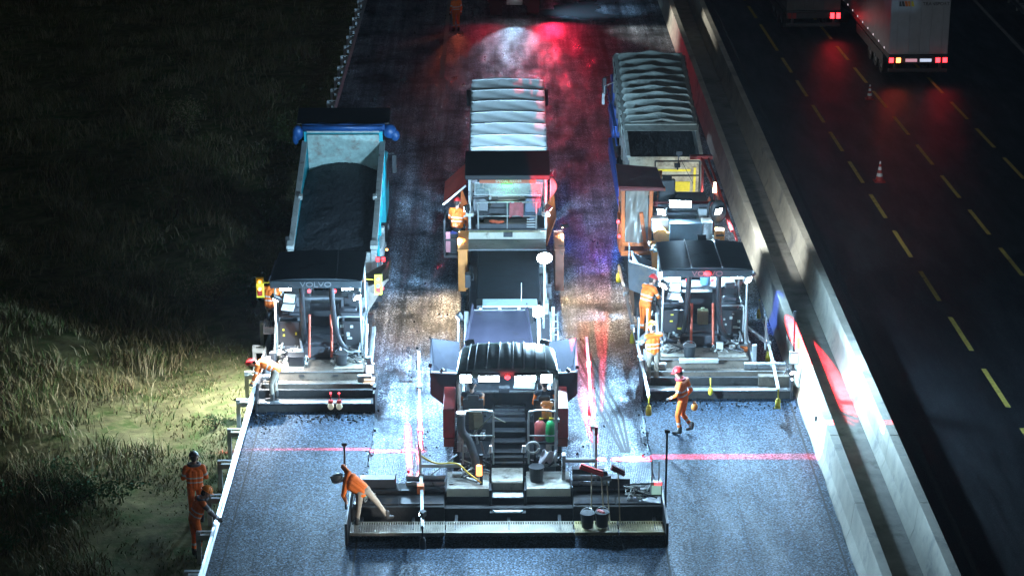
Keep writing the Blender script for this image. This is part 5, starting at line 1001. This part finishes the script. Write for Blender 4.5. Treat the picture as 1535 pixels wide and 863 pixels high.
# ------------------------------------------------------------------ people: one continuous body each, helmet (and vest) as children
SKIN = mat('skin', (.48, .29, .21), .5, 0, .12, 12); HIVIS = mat('hi_vis_orange', (.86, .17, .015), .7, 0, .18, 9, bump=.35, bscale=16); REFL = mat('reflective_band', (.62, .62, .60), .3, 0, .1, 20)
KHAKI = mat('khaki_cloth', (.30, .245, .185), .85, 0, .25, 7, bump=.35, bscale=14); BOOT = mat('boot_leather', (.03, .026, .022), .6, 0, .3, 10); GLOVE = mat('glove_cloth', (.07, .065, .06), .8, 0, .3, 14)
DARKC = mat('dark_cloth', (.03, .032, .04), .85, 0, .25, 7); GREYC = mat('grey_cloth', (.15, .15, .155), .85, 0, .25, 7); PALEC = mat('pale_cloth', (.55, .58, .60), .85, 0, .2, 7); HAIR = mat('dark_hair', (.03, .022, .016), .7, 0, .3, 20); EYE = mat('eye_dark', (.02, .015, .012), .3)
STAND = dict(pel=(0, 0, .96), che=(0, .015, 1.28), nek=(0, .0, 1.47), hed=(0, .035, 1.63), face=(0, 1, -.15),
             shl=(-.19, 0, 1.41), ell=(-.26, -.02, 1.13), wrl=(-.27, .06, .88), shr=(.19, 0, 1.41), elr=(.26, -.02, 1.13), wrr=(.27, .06, .88),
             hil=(-.095, 0, .93), knl=(-.11, .02, .50), anl=(-.12, 0, .09), tol=(-.14, .17, .035), hir=(.095, 0, .93), knr=(.11, .02, .50), anr=(.12, 0, .09), tor=(.14, .17, .035))
def person(label, loc, rz, pose, top, legs, hat, sleeve=None, band=True, glove=True, group=None, hood=None):
    J = dict(STAND); J.update(pose); J = {k: Vector(v) for k, v in J.items()}
    mats = [top, sleeve or top, legs, BOOT, GLOVE if glove else SKIN, SKIN, REFL, EYE, HAIR]; caps = []     # (a, b, ra, rb, material, band ranges)
    def cap(a, b, ra, rb, m_, bands=()): caps.append((Vector(a), Vector(b), ra, rb, m_, bands))
    tb = [(.28, .38), (.62, .72)] if band else []
    side = (J['shr']-J['shl']).normalized()
    for o in (-.075, .075): cap(J['pel']+side*o, J['che']+side*o*1.25, .105, .118, 0, tb); cap(J['che']+side*o*1.25, J['nek']+side*o*.9-(J['nek']-J['che'])*.35, .118, .085, 0, [])
    cap(J['pel'], J['che'], .12, .13, 0, tb); cap(J['shl'], J['shr'], .072, .072, 0); cap(J['nek']-(J['nek']-J['che'])*.25, J['hed'], .062, .05, 5)
    cap(J['hil'], J['hir'], .105, .105, 2)
    for q in 'lr':
        cap(J['sh'+q], J['el'+q], .066, .052, 1, [(.55, .75)] if band else []); cap(J['el'+q], J['wr'+q], .052, .036, 1, [(.62, .84)] if band and glove else [])
        cap(J['hi'+q], J['kn'+q], .100, .066, 2); cap(J['kn'+q], J['an'+q], .064, .050, 2, [(.42, .56), (.74, .86)] if band and legs is HIVIS else []); cap(J['an'+q]+Vector((0, 0, .09)), J['an'+q], .058, .056, 3); cap(J['an'+q]-Vector((0, 0, .03)), J['to'+q], .052, .042, 3)
        w = J['wr'+q]; d = (w-J['el'+q]).normalized(); n = d.cross(Vector((0, 1, .2))).normalized() if abs(d.y) < .9 else d.cross(Vector((1, 0, 0))).normalized(); t = n.cross(d)
        if q == 'r': t = -t
        cap(w, w+d*.085, .030, .040, 4); cap(w+d*.02, w+d*.085+t*.028, .028, .022, 4); cap(w+d*.02, w+d*.085-t*.028, .028, .022, 4)
        for i, (o, l) in enumerate(((-.036, .068), (-.012, .082), (.012, .078), (.036, .060))):
            a = w+d*.085+t*o; b = a+d*l*.55+n*.010; cap(a, b, .0115, .0105, 4); cap(b, b+d*l*.34+n*.028, .0105, .009, 4)
        a = w+d*.035-t*.034; b = a-t*.030+d*.030; cap(a, b, .014, .0125, 4); cap(b, b+d*.032+n*.012, .0125, .010, 4)
    f = J['face'].normalized(); h = J['hed']; up = (h-J['nek']).normalized(); up = (up-f*up.dot(f)*.6).normalized(); rt = f.cross(up).normalized()
    cap(h-f*.012+up*.035, h+f*.012-up*.005, .090, .082, 5); cap(h+up*-.03+f*.025, h-up*.085+f*.055, .066, .045, 5); cap(h+f*.098+up*.005, h+f*.116-up*.025, .013, .016, 5)
    for s in (-1, 1): cap(h+rt*s*.093+up*.01, h+rt*s*.095-up*.03, .016, .013, 5); cap(h+f*.087+rt*s*.034+up*.022, h+f*.089+rt*s*.034+up*.022, .013, .013, 7)
    cap(h-f*.045+up*.03, h-f*.06-up*.03, .075, .06, 8); cap(h+f*.091-up*.06-rt*.018, h+f*.091-up*.06+rt*.018, .010, .010, 5)
    mb = MB()
    for a, b, ra, rb, m_, bd in caps:
        d = b-a; L_ = d.length; d = d/L_ if L_ > 1e-6 else Vector((0, 0, 1)); u = d.orthogonal().normalized(); v = d.cross(u); V = []; K = 12
        rings = [(-ra*math.cos(t), ra*math.sin(t)) for t in (.45, 1.05, 1.5)]+[(L_+rb*math.cos(t), rb*math.sin(t)) for t in (1.5, 1.05, .45)]
        for z, r in rings: V += [a+d*z+(u*math.cos(2*math.pi*j/K)+v*math.sin(2*math.pi*j/K))*r for j in range(K)]
        V += [a-d*ra, b+d*rb]; k0 = len(V)-2; F = [(i*K+j, i*K+(j+1) % K, (i+1)*K+(j+1) % K, (i+1)*K+j) for i in range(5) for j in range(K)]
        F += [(k0, (j+1) % K, j) for j in range(K)]+[(k0+1, 5*K+j, 5*K+(j+1) % K) for j in range(K)]; mb.add(V, F)
    tmp = mb.build('person', SKIN); md = tmp.modifiers.new('r', 'REMESH'); md.mode = 'VOXEL'; md.voxel_size = .0085
    ms = tmp.modifiers.new('s', 'SMOOTH'); ms.factor = .5; ms.iterations = 3
    me = bpy.data.meshes.new_from_object(tmp.evaluated_get(bpy.context.evaluated_depsgraph_get())); bpy.data.objects.remove(tmp)
    me.materials.clear()
    for q in mats: me.materials.append(q)
    n = len(me.polygons); ce = np.empty(n*3, np.float32); me.polygons.foreach_get('center', ce); ce = ce.reshape(-1, 3); best = np.full(n, 9.); mi = np.zeros(n, np.int32)
    for a, b, ra, rb, m_, bd in caps:
        a_, d = np.array(a), np.array(b-a); t = np.clip(((ce-a_) @ d)/max(1e-9, d @ d), 0, 1); dist = np.linalg.norm(ce-a_-t[:, None]*d, axis=1)-(ra+(rb-ra)*t)
        lab = np.full(n, m_)
        for lo, hi in bd: lab[(t > lo) & (t < hi)] = 6
        k = dist < best-1e-4; best[k] = dist[k]; mi[k] = lab[k]
    me.polygons.foreach_set('material_index', mi); me.polygons.foreach_set('use_smooth', np.ones(n, bool)); me.update()
    o = bpy.data.objects.new('person', me); C.objects.link(o); o.location = loc; o.rotation_euler = (0, 0, R(rz)); tag(o, label, 'person', group)
    if hat is not None:
        m = MB(); rot = Matrix((rt, f, up)).transposed()
        def hp(x, y, z): return h+rt*x+f*y+up*z
        m.grid(lambda u, v: hp(*(lambda t, p: (.118*math.sin(t)*math.cos(p), -.012+.138*math.sin(t)*math.sin(p), .045+.125*math.cos(t)))(.02+v*1.52, u*2*math.pi)), 22, 9)
        m.grid(lambda u, v: hp((.118+.022*v)*math.cos(u*2*math.pi), -.012+(.138+(.022+.04*max(0, math.sin(u*2*math.pi)))*v)*math.sin(u*2*math.pi), .052-.006*v), 22, 2)
        m.tube([hp(0, -.012+.14*math.cos(t), .048+.13*math.sin(t)) for t in np.linspace(.2, 2.94, 9)], .012, 0, 6)
        m.build('helmet', hat, o, world=False, smooth=True, solid=.006)
    if hood is not None:
        m = MB(); c = J['nek']; m.tube([c+side*.13*math.cos(t)+Vector((0, .10*math.sin(t)-.0, .02)) for t in np.linspace(0, 2*math.pi, 15)], .035, 0, 8); m.build('collar', hood, o, world=False, smooth=True)
    return o
HR = mat('helmet_red', (.62, .03, .03), .35, 0, .08); HO = mat('helmet_orange', (.85, .25, .02), .35, 0, .08); HD = mat('helmet_dark', (.05, .025, .03), .35, 0, .1); HW = mat('helmet_grey', (.35, .33, .30), .4, 0, .1); HK = mat('cap_dark', (.04, .045, .06), .6, 0, .2)
GP = 'road workers in orange'
# two men behind the guardrail
g1 = (-7.08, 47.1); g2 = (-6.86, 45.25)
person('worker in a dark helmet standing with his back turned behind the guardrail', (*g1, float(tz(*g1))+.03), 8,
       dict(ell=(-.27, .02, 1.14), wrl=(-.10, .26, 1.10), elr=(.27, .02, 1.14), wrr=(.10, .28, 1.13), face=(0, 1, -.35)), HIVIS, HIVIS, HD, None, group=GP, hood=GREYC)
person('worker in an orange helmet leaning to the guardrail beside its bracket', (*g2, float(tz(*g2))+.02), -62,
       dict(che=(0, .12, 1.24), nek=(0, .22, 1.40), hed=(0, .31, 1.53), face=(0, 1, -.7), shl=(-.19, .17, 1.36), shr=(.19, .17, 1.36), ell=(-.22, .36, 1.12), wrl=(-.14, .52, .90), elr=(.24, .32, 1.12), wrr=(.15, .50, .92), knr=(.12, .08, .5)), HIVIS, HIVIS, HO, GREYC, group=GP, hood=GREYC)
# man bending over the guardrail end of the left screed
person('worker bending far down at the guardrail end of the left screed', (-5.98, 54.05, .345), 78,
       dict(pel=(0, -.16, .86), che=(0, .16, 1.00), nek=(0, .36, 1.00), hed=(0, .50, .97), face=(0, .75, -.7), shl=(-.19, .30, .98), shr=(.19, .30, .98), ell=(-.25, .36, .72), wrl=(-.2, .48, .50), elr=(.25, .38, .72), wrr=(.2, .50, .52), hil=(-.095, -.14, .84), hir=(.095, -.14, .84), knl=(-.12, -.02, .46), knr=(.12, -.04, .46), anl=(-.13, -.06, .09), anr=(.13, -.08, .09), tol=(-.15, .11, .035), tor=(.15, .09, .035)), HIVIS, KHAKI, HR, None, group=GP)
# man leaning out at the end of the wide screed, holding its end pole
person('worker leaning out and holding the pole at the end of the wide screed', (-3.02, 46.2, .335), 0,
       dict(pel=(-.10, .02, .88), che=(-.36, .05, 1.07), nek=(-.50, .06, 1.13), hed=(-.64, .09, 1.13), face=(-.75, .5, -.4), shl=(-.50, .02, .95), shr=(-.42, .06, 1.28), ell=(-.56, .10, .72), wrl=(-.53, .30, .50), elr=(-.56, .22, 1.38), wrr=(-.545, .42, 1.28), hil=(-.17, .0, .83), hir=(-.03, .02, .89), knl=(-.20, .03, .46), anl=(-.25, .0, .09), tol=(-.30, .15, .035), knr=(.22, .04, .56), anr=(.44, .05, .22), tor=(.56, .14, .15)), HIVIS, KHAKI, HW, None, False, False, group=GP)
# man walking across the right mat
person('worker in a red helmet walking across the fresh asphalt, one boot lifted', (4.70, 52.3, .06), 62,
       dict(che=(0, .07, 1.29), nek=(0, .09, 1.47), hed=(0, .15, 1.63), face=(0, 1, -.4), ell=(-.28, .05, 1.14), wrl=(-.22, .26, 1.00), elr=(.27, -.10, 1.13), wrr=(.25, .05, .90), hil=(-.09, 0, .93), knl=(-.10, .10, .51), anl=(-.10, .02, .10), tol=(-.12, .19, .04), knr=(.10, .05, .51), anr=(.11, -.22, .20), tor=(.13, -.08, .09)), HIVIS, HIVIS, HR, None, group=GP, hood=mat('red_scarf', (.5, .05, .06), .8, 0, .2))
o = MB().sph((0, 0, 0), (.09, .07, .11), 0, 14, 9).box((0, 0, .11), (.07, .05, .06)).build('yellow_pouch', orange_l, smooth=True); o.location = (4.98, 52.15, .86); tag(o, 'amber pouch held at the side of the walking worker', 'pouch')
# men at the right paver
person('worker in an orange vest and khaki trousers standing on the right screed end', (4.12, 55.12, .30), 18,
       dict(che=(0, .05, 1.27), nek=(0, .06, 1.45), hed=(0, .12, 1.60), face=(-.3, 1, -.5), ell=(-.30, .10, 1.18), wrl=(-.28, .36, 1.12), elr=(.26, .02, 1.12), wrr=(.20, .22, 1.0)), HIVIS, KHAKI, HO, GREYC, group=GP)
person('worker in a red helmet leaning on the side platform of the right paver', (4.02, 57.1, .98), -48,
       dict(che=(0, .10, 1.27), nek=(0, .20, 1.43), hed=(0, .28, 1.56), face=(0, 1, -.5), shl=(-.19, .15, 1.38), shr=(.19, .15, 1.38), ell=(-.24, .26, 1.14), wrl=(-.16, .44, 1.08), elr=(.24, .26, 1.14), wrr=(.16, .44, 1.06)), HIVIS, HIVIS, HR, None, group=GP)
m = MB(); m.b(3.75, 4.4, 56.8, 57.5, .92, .98); m.b(3.78, 4.4, 57.4, 57.46, .98, 1.1); m.bar((3.8, 56.85, .98), (3.8, 56.85, 1.9), .035); m.build('side_platform', steel_dark, pr, bevel=.01)
SIT = dict(pel=(0, -.05, .22), che=(0, 0, .53), nek=(0, .03, .71), hed=(0, .07, .87), face=(0, 1, -.3), shl=(-.19, .02, .65), shr=(.19, .02, .65), ell=(-.25, .06, .38), wrl=(-.20, .30, .36), elr=(.25, .06, .38), wrr=(.20, .30, .36),
           hil=(-.1, 0, .17), hir=(.1, 0, .17), knl=(-.14, .42, .20), knr=(.14, .42, .20), anl=(-.14, .46, -.22), anr=(.14, .46, -.22), tol=(-.15, .62, -.28), tor=(.15, .62, -.28))
def seated(label, loc, rz, upd, *a, **k): P = dict(SIT); P.update(upd); return person(label, loc, rz, P, *a, **k)
person('operator in bright orange standing half hidden at the left post of the left paver', (-6.22, 56.75, 1.36), -15,
       dict(pel=(0, -.02, .70), che=(0, .06, 1.0), nek=(0, .10, 1.17), hed=(0, .14, 1.32), shl=(-.19, .08, 1.1), shr=(.19, .08, 1.1), ell=(-.25, .16, .86), wrl=(-.18, .36, .78), elr=(.25, .16, .86), wrr=(.2, .36, .8), hil=(-.095, 0, .66), hir=(.095, 0, .66), knl=(-.12, .2, .42), knr=(.12, .2, .42)), HIVIS, DARKC, HK, None, group=GP)
seated('operator with orange sleeves and a dark vest seated under the awning', (1.10, 49.45, 1.66), 8, {}, DARKC, DARKC, HK, HIVIS, False, True, group=GP)
seated('dark clothed operator seated at the left console of the middle paver', (-.66, 49.5, 1.60), -5, dict(wrr=(.25, .2, .5)), DARKC, DARKC, HK, mat('rust_cloth', (.5, .17, .06), .8, 0, .2), False, False, group=GP)
seated('worker in a red helmet sitting under the small red side awning', (-1.28, 64.75, 1.66), -12, dict(wrl=(-.1, .34, .42)), HIVIS, HIVIS, HR, None, group=GP)
seated('feeder driver with a pale top and orange trousers in the left seat', (-.52, 64.7, 2.30), 0, {}, PALEC, HIVIS, HK, None, False, False, group=GP)
person('worker far up the lane beside the dark truck, glowing red and orange', (-1.97, 101.4, 0), 20, {}, HIVIS, HIVIS, HR, None, group=GP)
lamp('SPOT', (-1.2, 103.5, 1.4), 120, (1, .18, .08), (-2, 101.2, .9), 40, .8, .1, parent=tt)

# ------------------------------------------------------------------ thin night air with steam
m = MB(); m.b(-70, 60, -4, 135, -22, 26)
hz = m.build('haze', [], None); hz['kind'] = 'stuff'
vm = bpy.data.materials.new('air'); vm.use_nodes = True; vt = vm.node_tree; vt.nodes.remove(vt.nodes['Principled BSDF'])
pv = vt.nodes.new('ShaderNodeVolumePrincipled'); pv.inputs['Color'].default_value = (.9, .93, .95, 1); pv.inputs['Density'].default_value = HAZE; pv.inputs['Anisotropy'].default_value = .8
vt.links.new(pv.outputs[0], vt.nodes['Material Output'].inputs['Volume']); hz.data.materials.append(vm)
